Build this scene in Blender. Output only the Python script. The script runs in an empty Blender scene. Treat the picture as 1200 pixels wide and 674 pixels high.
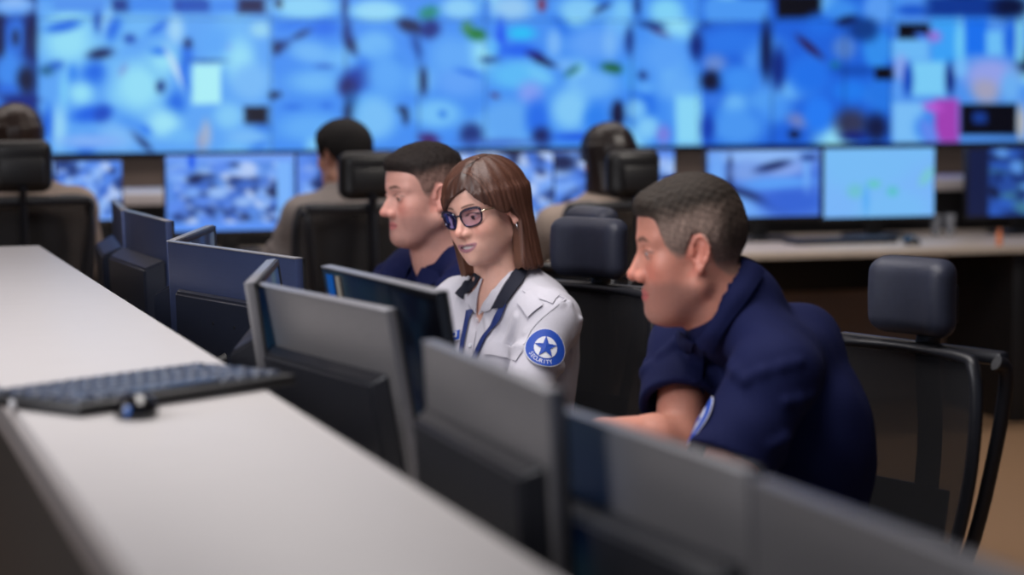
import bpy, bmesh, math, random
import numpy as np
from mathutils import Vector, Matrix
from mathutils.bvhtree import BVHTree
random.seed(4)
rng = np.random.default_rng(7)
scn = bpy.context.scene
COL = scn.collection
PI = math.pi

# ------------------------------------------------------------------ camera
FPX = 2800.0
H = 1.45
PITCH = math.atan(247.0 / FPX)
ROLL = math.radians(0.2)
cam_d = bpy.data.cameras.new('camera')
cam = bpy.data.objects.new('camera', cam_d)
COL.objects.link(cam)
scn.camera = cam
cam_d.sensor_width = 36.0
cam_d.lens = FPX / 1200.0 * 36.0
cam_d.clip_start = 0.05
cam_d.clip_end = 100
CM = Matrix.Translation((0, 0, H)) @ Matrix.Rotation(PI / 2 - PITCH, 4, 'X') @ Matrix.Rotation(-ROLL, 4, 'Z')
cam.matrix_world = CM
cam_d.dof.use_dof = True
cam_d.dof.focus_distance = 5.0
cam_d.dof.aperture_fstop = 2.2
CR = CM.to_3x3()
CRI = np.array(CR.inverted())

def ray(px, py):
    return CR @ Vector(((px - 600.0) / FPX, -(py - 337.0) / FPX, -1.0))
def PY(px, py, Y):
    d = ray(px, py); t = Y / d.y
    return Vector((d.x * t, Y, H + d.z * t))
def PZ(px, py, z):
    d = ray(px, py); t = (z - H) / d.z
    return Vector((d.x * t, d.y * t, z))
def project(pts):
    q = (np.asarray(pts, float) - np.array([0, 0, H])) @ CRI.T
    return np.stack([600 + FPX * q[:, 0] / -q[:, 2], 337 - FPX * q[:, 1] / -q[:, 2]], 1)

# room frame: p across the consoles, q along them
TH = math.radians(17.0)
U = Vector((math.cos(TH), math.sin(TH), 0)); V = Vector((-math.sin(TH), math.cos(TH), 0)); UP = Vector((0, 0, 1))
O = Vector((0.693, 0, 0))
def RM(p, q, z=0.0):
    return O + U * p + V * q + UP * z
ROT = Matrix.Rotation(TH, 4, 'Z')

# ------------------------------------------------------------------ materials
def lin(c):
    r = []
    for v in c[:3]:
        v = v / 255.0
        r.append(v / 12.92 if v <= 0.04045 else ((v + 0.055) / 1.055) ** 2.4)
    return tuple(r)
MATS = {}
def mat(name, col=(128, 128, 128), rough=0.5, metal=0.0, noise=0.0, nscale=40, bump=0.0, bscale=200, attr=None, sub=0.0,
        coat=0.0, alpha=1.0, trans=0.0, stretch=None, emit=0.0, spec=0.5, sheen=0.0):
    m = bpy.data.materials.new(name); m.use_nodes = True
    nt = m.node_tree; n = nt.nodes; l = nt.links
    b = n['Principled BSDF']
    c = lin(col)
    b.inputs['Base Color'].default_value = (*c, 1)
    b.inputs['Roughness'].default_value = rough
    b.inputs['Metallic'].default_value = metal
    b.inputs['Specular IOR Level'].default_value = spec
    b.inputs['Coat Weight'].default_value = coat
    b.inputs['Alpha'].default_value = alpha
    b.inputs['Transmission Weight'].default_value = trans
    b.inputs['Sheen Weight'].default_value = sheen
    tc = n.new('ShaderNodeTexCoord')
    mp = n.new('ShaderNodeMapping')
    l.new(tc.outputs['Object'], mp.inputs['Vector'])
    if stretch: mp.inputs['Scale'].default_value = stretch
    src = None
    if attr:
        a = n.new('ShaderNodeAttribute'); a.attribute_name = attr; src = a.outputs['Color']
    nz = n.new('ShaderNodeTexNoise'); nz.inputs['Scale'].default_value = nscale; nz.inputs['Detail'].default_value = 4
    l.new(mp.outputs['Vector'], nz.inputs['Vector'])
    mx = n.new('ShaderNodeMix'); mx.data_type = 'RGBA'; mx.blend_type = 'MULTIPLY'
    mx.inputs[0].default_value = 1.0
    rmp = n.new('ShaderNodeMapRange')
    rmp.inputs['From Min'].default_value = 0.3; rmp.inputs['From Max'].default_value = 0.7
    rmp.inputs['To Min'].default_value = 1 - noise; rmp.inputs['To Max'].default_value = 1 + noise
    l.new(nz.outputs['Fac'], rmp.inputs['Value'])
    if src: l.new(src, mx.inputs[6])
    else: mx.inputs[6].default_value = (*c, 1)
    l.new(rmp.outputs['Result'], mx.inputs[7])
    l.new(mx.outputs[2], b.inputs['Base Color'])
    if emit > 0:
        l.new(mx.outputs[2], b.inputs['Emission Color']); b.inputs['Emission Strength'].default_value = emit
        b.inputs['Base Color'].default_value = (0, 0, 0, 1)
        for k in list(b.inputs['Base Color'].links): l.remove(k)
    if sub > 0:
        b.inputs['Subsurface Weight'].default_value = sub
        b.inputs['Subsurface Radius'].default_value = (0.012, 0.005, 0.003)
        b.inputs['Subsurface Scale'].default_value = 1.0
    if bump > 0:
        nb = n.new('ShaderNodeTexNoise'); nb.inputs['Scale'].default_value = bscale; nb.inputs['Detail'].default_value = 3
        l.new(mp.outputs['Vector'], nb.inputs['Vector'])
        bp = n.new('ShaderNodeBump'); bp.inputs['Strength'].default_value = bump; bp.inputs['Distance'].default_value = 0.002
        l.new(nb.outputs['Fac'], bp.inputs['Height']); l.new(bp.outputs['Normal'], b.inputs['Normal'])
    MATS[name] = m
    return m

mat('laminate', (192, 188, 187), 0.42, noise=0.035, nscale=9, stretch=(1, 14, 14))
mat('laminate_edge', (104, 100, 100), 0.5, noise=0.05)
mat('panel_dark', (30, 26, 24), 0.6, noise=0.1, nscale=6, stretch=(1, 1, 12))
mat('desk_top', (196, 184, 172), 0.45, noise=0.05, nscale=8)
mat('carpet', (138, 108, 80), 0.95, noise=0.12, nscale=180, bump=0.5, bscale=500)
mat('wall_brown', (112, 98, 92), 0.8, noise=0.06, nscale=5)
mat('ceiling_white', (150, 150, 155), 0.9)
mat('ledge', (205, 200, 205), 0.4, noise=0.02)
mat('panel_brown', (150, 130, 116), 0.7, noise=0.08, nscale=6)
mat('black_plastic', (22, 22, 25), 0.45, noise=0.05)
mat('gloss_black', (9, 9, 13), 0.16, coat=0.4)
mat('monitor_metal', (124, 122, 124), 0.40, metal=0.55, noise=0.05, nscale=30, stretch=(1, 1, 30))
mat('monitor_plastic', (34, 35, 41), 0.36, noise=0.05, nscale=60, bump=0.06, bscale=900)
mat('monitor_blue_lit', (62, 74, 112), 0.38, metal=0.5, noise=0.06, nscale=30, stretch=(1, 1, 30))  # monitor metal with blue reflected light tinted into its colour
mat('monitor_blue_lit_plastic', (27, 31, 44), 0.34, noise=0.05, nscale=60, bump=0.06, bscale=900)  # housing plastic with the same blue light tinted in
mat('monitor_edge', (128, 128, 134), 0.35, metal=0.3)
mat('leather', (47, 51, 68), 0.5, noise=0.08, nscale=60, bump=0.25, bscale=450)
mat('chair_plastic', (26, 27, 33), 0.4, noise=0.06)
mat('seat_fabric', (26, 27, 32), 0.9, noise=0.15, nscale=300)
mat('chrome', (190, 190, 195), 0.2, metal=1.0)
mat('navy_cloth', (17, 24, 66), 0.85, noise=0.10, nscale=420, bump=0.3, bscale=900, spec=0.2)
mat('navy_trim', (19, 23, 42), 0.8, noise=0.08, nscale=300, bump=0.2, bscale=600)
mat('white_cloth', (205, 203, 213), 0.8, noise=0.02, nscale=200, bump=0.12, bscale=700, sheen=0.1)
mat('grey_cloth', (142, 133, 130), 0.85, noise=0.05, nscale=100)
mat('beige_cloth', (158, 142, 132), 0.85, noise=0.05, nscale=100)
mat('trousers', (22, 24, 34), 0.85, noise=0.08, nscale=200)
mat('shoe_leather', (14, 13, 14), 0.35)
mat('skin', attr='Col', rough=0.48, sub=0.12, noise=0.03, nscale=120, bump=0.05, bscale=700)
mat('hair_short', attr='Col', rough=0.7, noise=0.30, nscale=260, bump=0.8, bscale=420, spec=0.25)
mat('hair_long', attr='Col', rough=0.42, noise=0.0, spec=0.5)
mat('eye_white', attr='Col', rough=0.12, coat=0.6)
mat('teeth', (236, 230, 226), 0.25)
mat('blue_badge', (24, 74, 178), 0.6, noise=0.05, nscale=400)
mat('badge_white', (226, 228, 238), 0.65, noise=0.03, nscale=400)
mat('lanyard', (22, 44, 108), 0.6, noise=0.08, nscale=300)
mat('glasses_navy', (20, 22, 48), 0.2, coat=0.5)
mat('gold_metal', (200, 185, 160), 0.25, metal=0.9)
mat('keycap', (58, 66, 84), 0.28, noise=0.08)
mat('key_legend', (150, 165, 190), 0.5)
mat('blue_plastic_and_reflection', (14, 88, 170), 0.35)  # plastic of the mouse patch; also a painted reflection on a monitor
mat('beige_reflection', (150, 142, 128), 0.4)  # painted reflection on the glossy black monitor
mat('white_plastic', (225, 225, 228), 0.4)
mat('orange_plastic', (215, 125, 75), 0.45)
mat('green_plastic', (120, 160, 90), 0.5)
mat('cup_glass', (200, 205, 215), 0.08, trans=0.7)
mat('screen_dark', (4, 4, 10), 0.2)

def lens_mat():
    m = bpy.data.materials.new('lens_glass'); m.use_nodes = True
    nt = m.node_tree; n = nt.nodes; l = nt.links
    n.remove(n['Principled BSDF'])
    out = n['Material Output']
    tr = n.new('ShaderNodeBsdfTransparent'); tr.inputs[0].default_value = (0.84, 0.82, 0.95, 1)
    gl = n.new('ShaderNodeBsdfGlossy'); gl.inputs['Roughness'].default_value = 0.03; gl.inputs['Color'].default_value = (0.55, 0.45, 1.0, 1)
    fr = n.new('ShaderNodeFresnel'); fr.inputs['IOR'].default_value = 1.6
    mx = n.new('ShaderNodeMixShader')
    l.new(fr.outputs[0], mx.inputs[0]); l.new(tr.outputs[0], mx.inputs[1]); l.new(gl.outputs[0], mx.inputs[2])
    l.new(mx.outputs[0], out.inputs[0])
    MATS['lens_glass'] = m
lens_mat()
def mesh_fabric():
    m = bpy.data.materials.new('mesh_fabric'); m.use_nodes = True
    nt = m.node_tree; n = nt.nodes; l = nt.links
    b = n['Principled BSDF']; b.inputs['Base Color'].default_value = (0.008, 0.008, 0.011, 1); b.inputs['Roughness'].default_value = 0.7
    out = n['Material Output']
    tr = n.new('ShaderNodeBsdfTransparent')
    tc = n.new('ShaderNodeTexCoord')
    vo = n.new('ShaderNodeTexChecker'); vo.inputs['Scale'].default_value = 500
    l.new(tc.outputs['Object'], vo.inputs['Vector'])
    mr = n.new('ShaderNodeMapRange'); mr.inputs['To Min'].default_value = 0.64; mr.inputs['To Max'].default_value = 0.72
    l.new(vo.outputs['Fac'], mr.inputs['Value'])
    mx = n.new('ShaderNodeMixShader')
    l.new(mr.outputs[0], mx.inputs[0]); l.new(tr.outputs[0], mx.inputs[1]); l.new(b.outputs[0], mx.inputs[2])
    l.new(mx.outputs[0], out.inputs[0])
    MATS['mesh_fabric'] = m
mesh_fabric()
def screen_mat(name, strength):
    m = bpy.data.materials.new(name); m.use_nodes = True
    nt = m.node_tree; n = nt.nodes; l = nt.links
    b = n['Principled BSDF']; b.inputs['Base Color'].default_value = (0.01, 0.01, 0.012, 1); b.inputs['Roughness'].default_value = 0.35
    a = n.new('ShaderNodeAttribute'); a.attribute_name = 'Col'
    l.new(a.outputs['Color'], b.inputs['Emission Color']); b.inputs['Emission Strength'].default_value = strength
    MATS[name] = m
screen_mat('wall_screen', 1.0)
screen_mat('desk_screen', 0.95)
screen_mat('operator_screen', 0.10)

# ------------------------------------------------------------------ object helpers
def tag(o, label=None, cat=None, group=None, kind=None):
    if label: o['label'] = label
    if cat: o['category'] = cat
    if group: o['group'] = group
    if kind: o['kind'] = kind
    return o
def empty(name, loc=(0, 0, 0), rz=0.0):
    o = bpy.data.objects.new(name, None); COL.objects.link(o)
    o.empty_display_size = 0.1
    o.location = loc; o.rotation_euler = (0, 0, rz)
    return o
def link(name, me, m, parent=None, loc=None):
    o = bpy.data.objects.new(name, me); COL.objects.link(o)
    me.materials.clear(); me.materials.append(MATS[m])
    if parent: o.parent = parent
    if loc is not None: o.location = loc
    return o
def smooth(me, ang=40):
    for p in me.polygons: p.use_smooth = True
    me.set_sharp_from_angle(angle=math.radians(ang))
class MB:
    def __init__(s): s.bm = bmesh.new()
    def box(s, c, d, bev=0.0, M=None, seg=2, taper=None):
        g = bmesh.ops.create_cube(s.bm, size=1.0)
        vs = g['verts']
        for v in vs:
            v.co = Vector((v.co.x * d[0], v.co.y * d[1], v.co.z * d[2]))
            if taper and v.co.z > 0: v.co.x *= taper[0]; v.co.y *= taper[1]
        if bev > 0:
            es = list({e for v in vs for e in v.link_edges})
            r = bmesh.ops.bevel(s.bm, geom=es, offset=bev, segments=seg, profile=0.5, affect='EDGES')
            vs = list({v for f in r['faces'] for v in f.verts} | {v for v in vs if v.is_valid})
        for v in vs:
            v.co = v.co + Vector(c)
            if M is not None: v.co = M @ v.co
        return s
    def tube(s, pts, r, seg=10, closed=False, M=None, flat=1.0, up=Vector((0, 0, 1))):
        pts = [Vector(p) for p in pts]; n = len(pts); rings = []
        rr = r if isinstance(r, (list, tuple)) else [r] * n
        for i, p in enumerate(pts):
            a = pts[(i - 1) % n] if (closed or i > 0) else p
            b = pts[(i + 1) % n] if (closed or i < n - 1) else p
            t = (b - a).normalized()
            x = t.cross(up)
            if x.length < 1e-3: x = t.cross(Vector((1, 0, 0)))
            x.normalize(); y = x.cross(t).normalized()
            ring = []
            for k in range(seg):
                an = 2 * PI * k / seg
                co = p + x * (math.cos(an) * rr[i]) + y * (math.sin(an) * rr[i] * flat)
                if M is not None: co = M @ co
                ring.append(s.bm.verts.new(co))
            rings.append(ring)
        m = n if closed else n - 1
        for i in range(m):
            A, B = rings[i], rings[(i + 1) % n]
            for k in range(seg):
                s.bm.faces.new((A[k], A[(k + 1) % seg], B[(k + 1) % seg], B[k]))
        if not closed:
            s.bm.faces.new(rings[0][::-1]); s.bm.faces.new(rings[-1])
        return s
    def lathe(s, prof, c=(0, 0, 0), seg=24, M=None):
        rings = []
        for (r, z) in prof:
            ring = []
            for k in range(seg):
                an = 2 * PI * k / seg
                co = Vector((c[0] + r * math.cos(an), c[1] + r * math.sin(an), c[2] + z))
                if M is not None: co = M @ co
                ring.append(s.bm.verts.new(co))
            rings.append(ring)
        for A, B in zip(rings[:-1], rings[1:]):
            for k in range(seg): s.bm.faces.new((A[k], A[(k + 1) % seg], B[(k + 1) % seg], B[k]))
        s.bm.faces.new(rings[0][::-1]); s.bm.faces.new(rings[-1])
        return s
    def prism(s, poly, z0, z1, M=None, axis='z', bev=0):
        # poly in (x,y); extruded along z
        A = []; B = []
        for x, y in poly:
            for z, L in ((z0, A), (z1, B)):
                co = Vector((x, y, z))
                if M is not None: co = M @ co
                L.append(s.bm.verts.new(co))
        n = len(A)
        s.bm.faces.new(A[::-1]); s.bm.faces.new(B)
        for i in range(n): s.bm.faces.new((A[i], A[(i + 1) % n], B[(i + 1) % n], B[i]))
        return s
    def grid(s, rows):
        R = [[s.bm.verts.new(Vector(p)) for p in r] for r in rows]
        for a, b in zip(R[:-1], R[1:]):
            for k in range(len(a) - 1): s.bm.faces.new((a[k], a[k + 1], b[k + 1], b[k]))
        return s
    def solid_grid(s, rows, t, nrm=None):
        """rows of points thickened along their normals"""
        P = np.array([[list(p) for p in r] for r in rows], float)
        gu = np.gradient(P, axis=0) if P.shape[0] > 1 else P * 0
        gv = np.gradient(P, axis=1)
        N = np.cross(gu, gv); N /= np.linalg.norm(N, axis=2, keepdims=True) + 1e-12
        if nrm is not None and (N * np.array(nrm)).sum() < 0: N = -N
        Q = P + N * t
        a = [[s.bm.verts.new(Vector(p)) for p in r] for r in P]
        b = [[s.bm.verts.new(Vector(p)) for p in r] for r in Q]
        h, w = P.shape[:2]
        for i in range(h - 1):
            for k in range(w - 1):
                s.bm.faces.new((a[i][k], a[i + 1][k], a[i + 1][k + 1], a[i][k + 1]))
                s.bm.faces.new((b[i][k], b[i][k + 1], b[i + 1][k + 1], b[i + 1][k]))
        for i in range(h - 1):
            s.bm.faces.new((a[i][0], b[i][0], b[i + 1][0], a[i + 1][0]))
            s.bm.faces.new((a[i][-1], a[i + 1][-1], b[i + 1][-1], b[i][-1]))
        for k in range(w - 1):
            s.bm.faces.new((a[0][k], a[0][k + 1], b[0][k + 1], b[0][k]))
            s.bm.faces.new((a[-1][k], b[-1][k], b[-1][k + 1], a[-1][k + 1]))
        return s
    def build(s, name, m, parent=None, loc=None, sm=True, ang=40):
        bmesh.ops.recalc_face_normals(s.bm, faces=s.bm.faces)
        me = bpy.data.meshes.new(name); s.bm.to_mesh(me); s.bm.free()
        if sm: smooth(me, ang)
        return link(name, me, m, parent, loc)
def copy_tree(o, parent=None):
    c = o.copy(); COL.objects.link(c)
    if parent: c.parent = parent
    for ch in list(o.children): copy_tree(ch, c)
    return c
def np_mesh(name, verts, faces, cols=None):
    me = bpy.data.meshes.new(name)
    nv, nf = len(verts), len(faces); k = faces.shape[1]
    me.vertices.add(nv); me.vertices.foreach_set('co', verts.astype(np.float32).ravel())
    me.loops.add(nf * k); me.loops.foreach_set('vertex_index', faces.astype(np.int32).ravel())
    me.polygons.add(nf)
    me.polygons.foreach_set('loop_start', np.arange(nf, dtype=np.int32) * k)
    me.update(calc_edges=True)
    me.polygons.foreach_set('use_smooth', np.ones(nf, bool))
    if cols is not None:
        at = me.color_attributes.new('Col', 'FLOAT_COLOR', 'POINT')
        c4 = np.ones((nv, 4), np.float32); c4[:, :3] = cols
        at.data.foreach_set('color', c4.ravel())
    me.validate(); me.update()
    return me
def catmull(pts, n):
    P = np.array([list(p) for p in pts], float)
    P = np.vstack([2 * P[0] - P[1], P, 2 * P[-1] - P[-2]])
    m = len(P) - 3; out = []
    for t in np.linspace(0, m - 1e-9, n):
        i = int(t); f = t - i; a, b, c, d = P[i:i + 4]
        out.append(0.5 * ((2 * b) + (-a + c) * f + (2 * a - 5 * b + 4 * c - d) * f * f + (-a + 3 * b - 3 * c + d) * f ** 3))
    return np.array(out)

# ------------------------------------------------------------------ implicit surfaces
class Vol:
    def __init__(s, xs, ys, zs):
        s.ax = [np.asarray(a, np.float32) for a in (xs, ys, zs)]
        s.F = np.full([len(a) for a in s.ax], 0.5, np.float32)
    def op(s, prim, k=0.0, mode='u', M=None):
        fn, lo, hi = prim
        if lo is None or mode == 'i':
            sl = [slice(0, len(a)) for a in s.ax]
        else:
            c = np.array([[x, y, z] for x in (lo[0], hi[0]) for y in (lo[1], hi[1]) for z in (lo[2], hi[2])])
            if M is not None: c = c @ M[:3, :3].T + M[:3, 3]
            l, h = c.min(0) - k - 0.014, c.max(0) + k + 0.014
            sl = [slice(int(np.searchsorted(a, l[i])), int(np.searchsorted(a, h[i]))) for i, a in enumerate(s.ax)]
            if any(q.stop <= q.start for q in sl): return s
        X, Y, Z = np.meshgrid(*[a[q] for a, q in zip(s.ax, sl)], indexing='ij')
        sc = 1.0
        if M is not None:
            I = np.linalg.inv(M).astype(np.float32)
            X, Y, Z = (I[i, 0] * X + I[i, 1] * Y + I[i, 2] * Z + I[i, 3] for i in range(3))
            sc = float(abs(np.linalg.det(M[:3, :3])) ** (1 / 3))
        d = fn(X, Y, Z) * sc
        f = s.F[tuple(sl)]
        if mode == 'u':
            if k > 0:
                h = np.clip(0.5 + 0.5 * (f - d) / k, 0, 1); r = f + (d - f) * h - k * h * (1 - h)
            else: r = np.minimum(f, d)
        elif mode == 'add': r = f + d
        else:
            if mode == 's': d = -d
            if k > 0:
                h = np.clip(0.5 - 0.5 * (f - d) / k, 0, 1); r = f + (d - f) * h + k * h * (1 - h)
            else: r = np.maximum(f, d)
        s.F[tuple(sl)] = r
        return s
    def mesh(s, relax=1):
        F = s.F; ins = F < 0
        nx, ny, nz = F.shape
        c = [ins[i:nx - 1 + i, j:ny - 1 + j, k:nz - 1 + k] for i in (0, 1) for j in (0, 1) for k in (0, 1)]
        cnt = sum(a.astype(np.uint8) for a in c)
        act = np.argwhere((cnt > 0) & (cnt < 8))
        idx = np.full((nx - 1, ny - 1, nz - 1), -1, np.int32)
        idx[act[:, 0], act[:, 1], act[:, 2]] = np.arange(len(act))
        corners = [(i, j, k) for i in (0, 1) for j in (0, 1) for k in (0, 1)]
        val = {q: F[act[:, 0] + q[0], act[:, 1] + q[1], act[:, 2] + q[2]] for q in corners}
        acc = np.zeros((len(act), 3)); n = np.zeros(len(act))
        for q in corners:
            for a in range(3):
                if q[a] == 0:
                    r = list(q); r[a] = 1; r = tuple(r)
                    v0, v1 = val[q], val[r]; m = (v0 < 0) != (v1 < 0)
                    t = np.where(m, v0 / (v0 - v1 + 1e-20), 0)
                    for b in range(3):
                        p0 = s.ax[b][act[:, b] + q[b]]; p1 = s.ax[b][act[:, b] + r[b]]
                        acc[:, b] += np.where(m, p0 + (p1 - p0) * t, 0)
                    n += m
        V_ = acc / n[:, None]
        faces = []
        for a in range(3):
            b, c_ = (a + 1) % 3, (a + 2) % 3
            sl0 = [slice(None)] * 3; sl1 = [slice(None)] * 3
            sl0[a] = slice(0, -1); sl1[a] = slice(1, None)
            s0 = ins[tuple(sl0)]; s1 = ins[tuple(sl1)]
            e = np.argwhere(s0 != s1)
            ok = (e[:, b] > 0) & (e[:, c_] > 0) & (e[:, b] < F.shape[b] - 1) & (e[:, c_] < F.shape[c_] - 1)
            e = e[ok]
            def gi(db, dc):
                q = e.copy(); q[:, b] -= db; q[:, c_] -= dc
                return idx[q[:, 0], q[:, 1], q[:, 2]]
            quad = np.stack([gi(0, 0), gi(1, 0), gi(1, 1), gi(0, 1)], 1)
            flip = ~s0[e[:, 0], e[:, 1], e[:, 2]]
            quad[flip] = quad[flip][:, ::-1]
            faces.append(quad)
        Fc = np.vstack(faces); Fc = Fc[(Fc >= 0).all(1)]
        for _ in range(relax):
            sm = np.zeros_like(V_); cn = np.zeros(len(V_))
            for i in range(4):
                a_, b_ = Fc[:, i], Fc[:, (i + 1) % 4]
                for k in range(3):
                    sm[:, k] += np.bincount(a_, V_[b_, k], len(V_)) + np.bincount(b_, V_[a_, k], len(V_))
                cn += np.bincount(a_, minlength=len(V_)) + np.bincount(b_, minlength=len(V_))
            V_ = V_ * 0.5 + 0.5 * sm / np.maximum(cn, 1)[:, None]
        return V_, Fc
def axis(lo, hi, flo, fhi, fine, coarse):
    a = []
    if lo < flo: a += list(np.arange(lo, flo, coarse))
    a += list(np.arange(max(flo, lo), min(fhi, hi), fine))
    if hi > fhi: a += list(np.arange(max(fhi, lo), hi + coarse, coarse))
    return np.array(a)
def ell(c, r, rot=None):
    c = np.array(c, float); r = np.array(r, float)
    def fn(X, Y, Z):
        x, y, z = X - c[0], Y - c[1], Z - c[2]
        if rot is not None:
            R = np.array(rot); x, y, z = (R[0, i] * x + R[1, i] * y + R[2, i] * z for i in range(3))
        k0 = np.sqrt((x / r[0]) ** 2 + (y / r[1]) ** 2 + (z / r[2]) ** 2)
        k1 = np.sqrt((x / r[0] ** 2) ** 2 + (y / r[1] ** 2) ** 2 + (z / r[2] ** 2) ** 2)
        return k0 * (k0 - 1) / (k1 + 1e-9)
    m = r.max() if rot is not None else r
    return fn, c - m, c + m
def cone(a, b, ra, rb):
    a = np.array(a, float); b = np.array(b, float); d = b - a; L = float(d @ d) + 1e-12; m = max(ra, rb)
    def fn(X, Y, Z):
        t = np.clip(((X - a[0]) * d[0] + (Y - a[1]) * d[1] + (Z - a[2]) * d[2]) / L, 0, 1)
        return np.sqrt((X - a[0] - t * d[0]) ** 2 + (Y - a[1] - t * d[1]) ** 2 + (Z - a[2] - t * d[2]) ** 2) - (ra + (rb - ra) * t)
    return fn, np.minimum(a, b) - m, np.maximum(a, b) + m
def cutcone(a, b, ra, rb, end=True):
    f, lo, hi = cone(a, b, ra, rb)
    a = np.array(a, float); b = np.array(b, float); n = (b - a) / np.linalg.norm(b - a)
    def fn(X, Y, Z):
        return np.maximum(f(X, Y, Z), (X - b[0]) * n[0] + (Y - b[1]) * n[1] + (Z - b[2]) * n[2])
    return fn, lo, hi
def rbox(c, h, r):
    c = np.array(c, float); h = np.array(h, float)
    def fn(X, Y, Z):
        q = [np.abs(P - c[i]) - (h[i] - r) for i, P in enumerate((X, Y, Z))]
        o = np.sqrt(sum(np.maximum(k, 0) ** 2 for k in q)); return o + np.minimum(np.maximum(np.maximum(q[0], q[1]), q[2]), 0) - r
    return fn, c - h, c + h
def npM(m): return np.array(m, float)
def frame(origin, fwd, up, scale=1.0):
    """x forward, y left, z up"""
    x = Vector(fwd).normalized(); z = Vector(up); z = (z - x * z.dot(x)).normalized(); y = z.cross(x)
    M = np.eye(4)
    for i, v in enumerate((x, y, z)): M[:3, i] = np.array(v) * scale
    M[:3, 3] = np.array(origin); return M
# ------------------------------------------------------------------ people
def ss(e0, e1, x):
    t = np.clip((x - e0) / (e1 - e0), 0, 1); return t * t * (3 - 2 * t)
def wob(X, Y, Z, f, seed=0):
    r = np.random.default_rng(seed); o = 0
    for _ in range(5):
        a = r.normal(size=3); a /= np.linalg.norm(a); ph = r.uniform(0, 6.28)
        o = o + np.sin((a[0] * X + a[1] * Y + a[2] * Z) * f * r.uniform(0.7, 1.6) + ph)
    return o / 5
CRAN = dict(c=(-.010, 0, .030), r=(.098, .078, .086))

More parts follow.
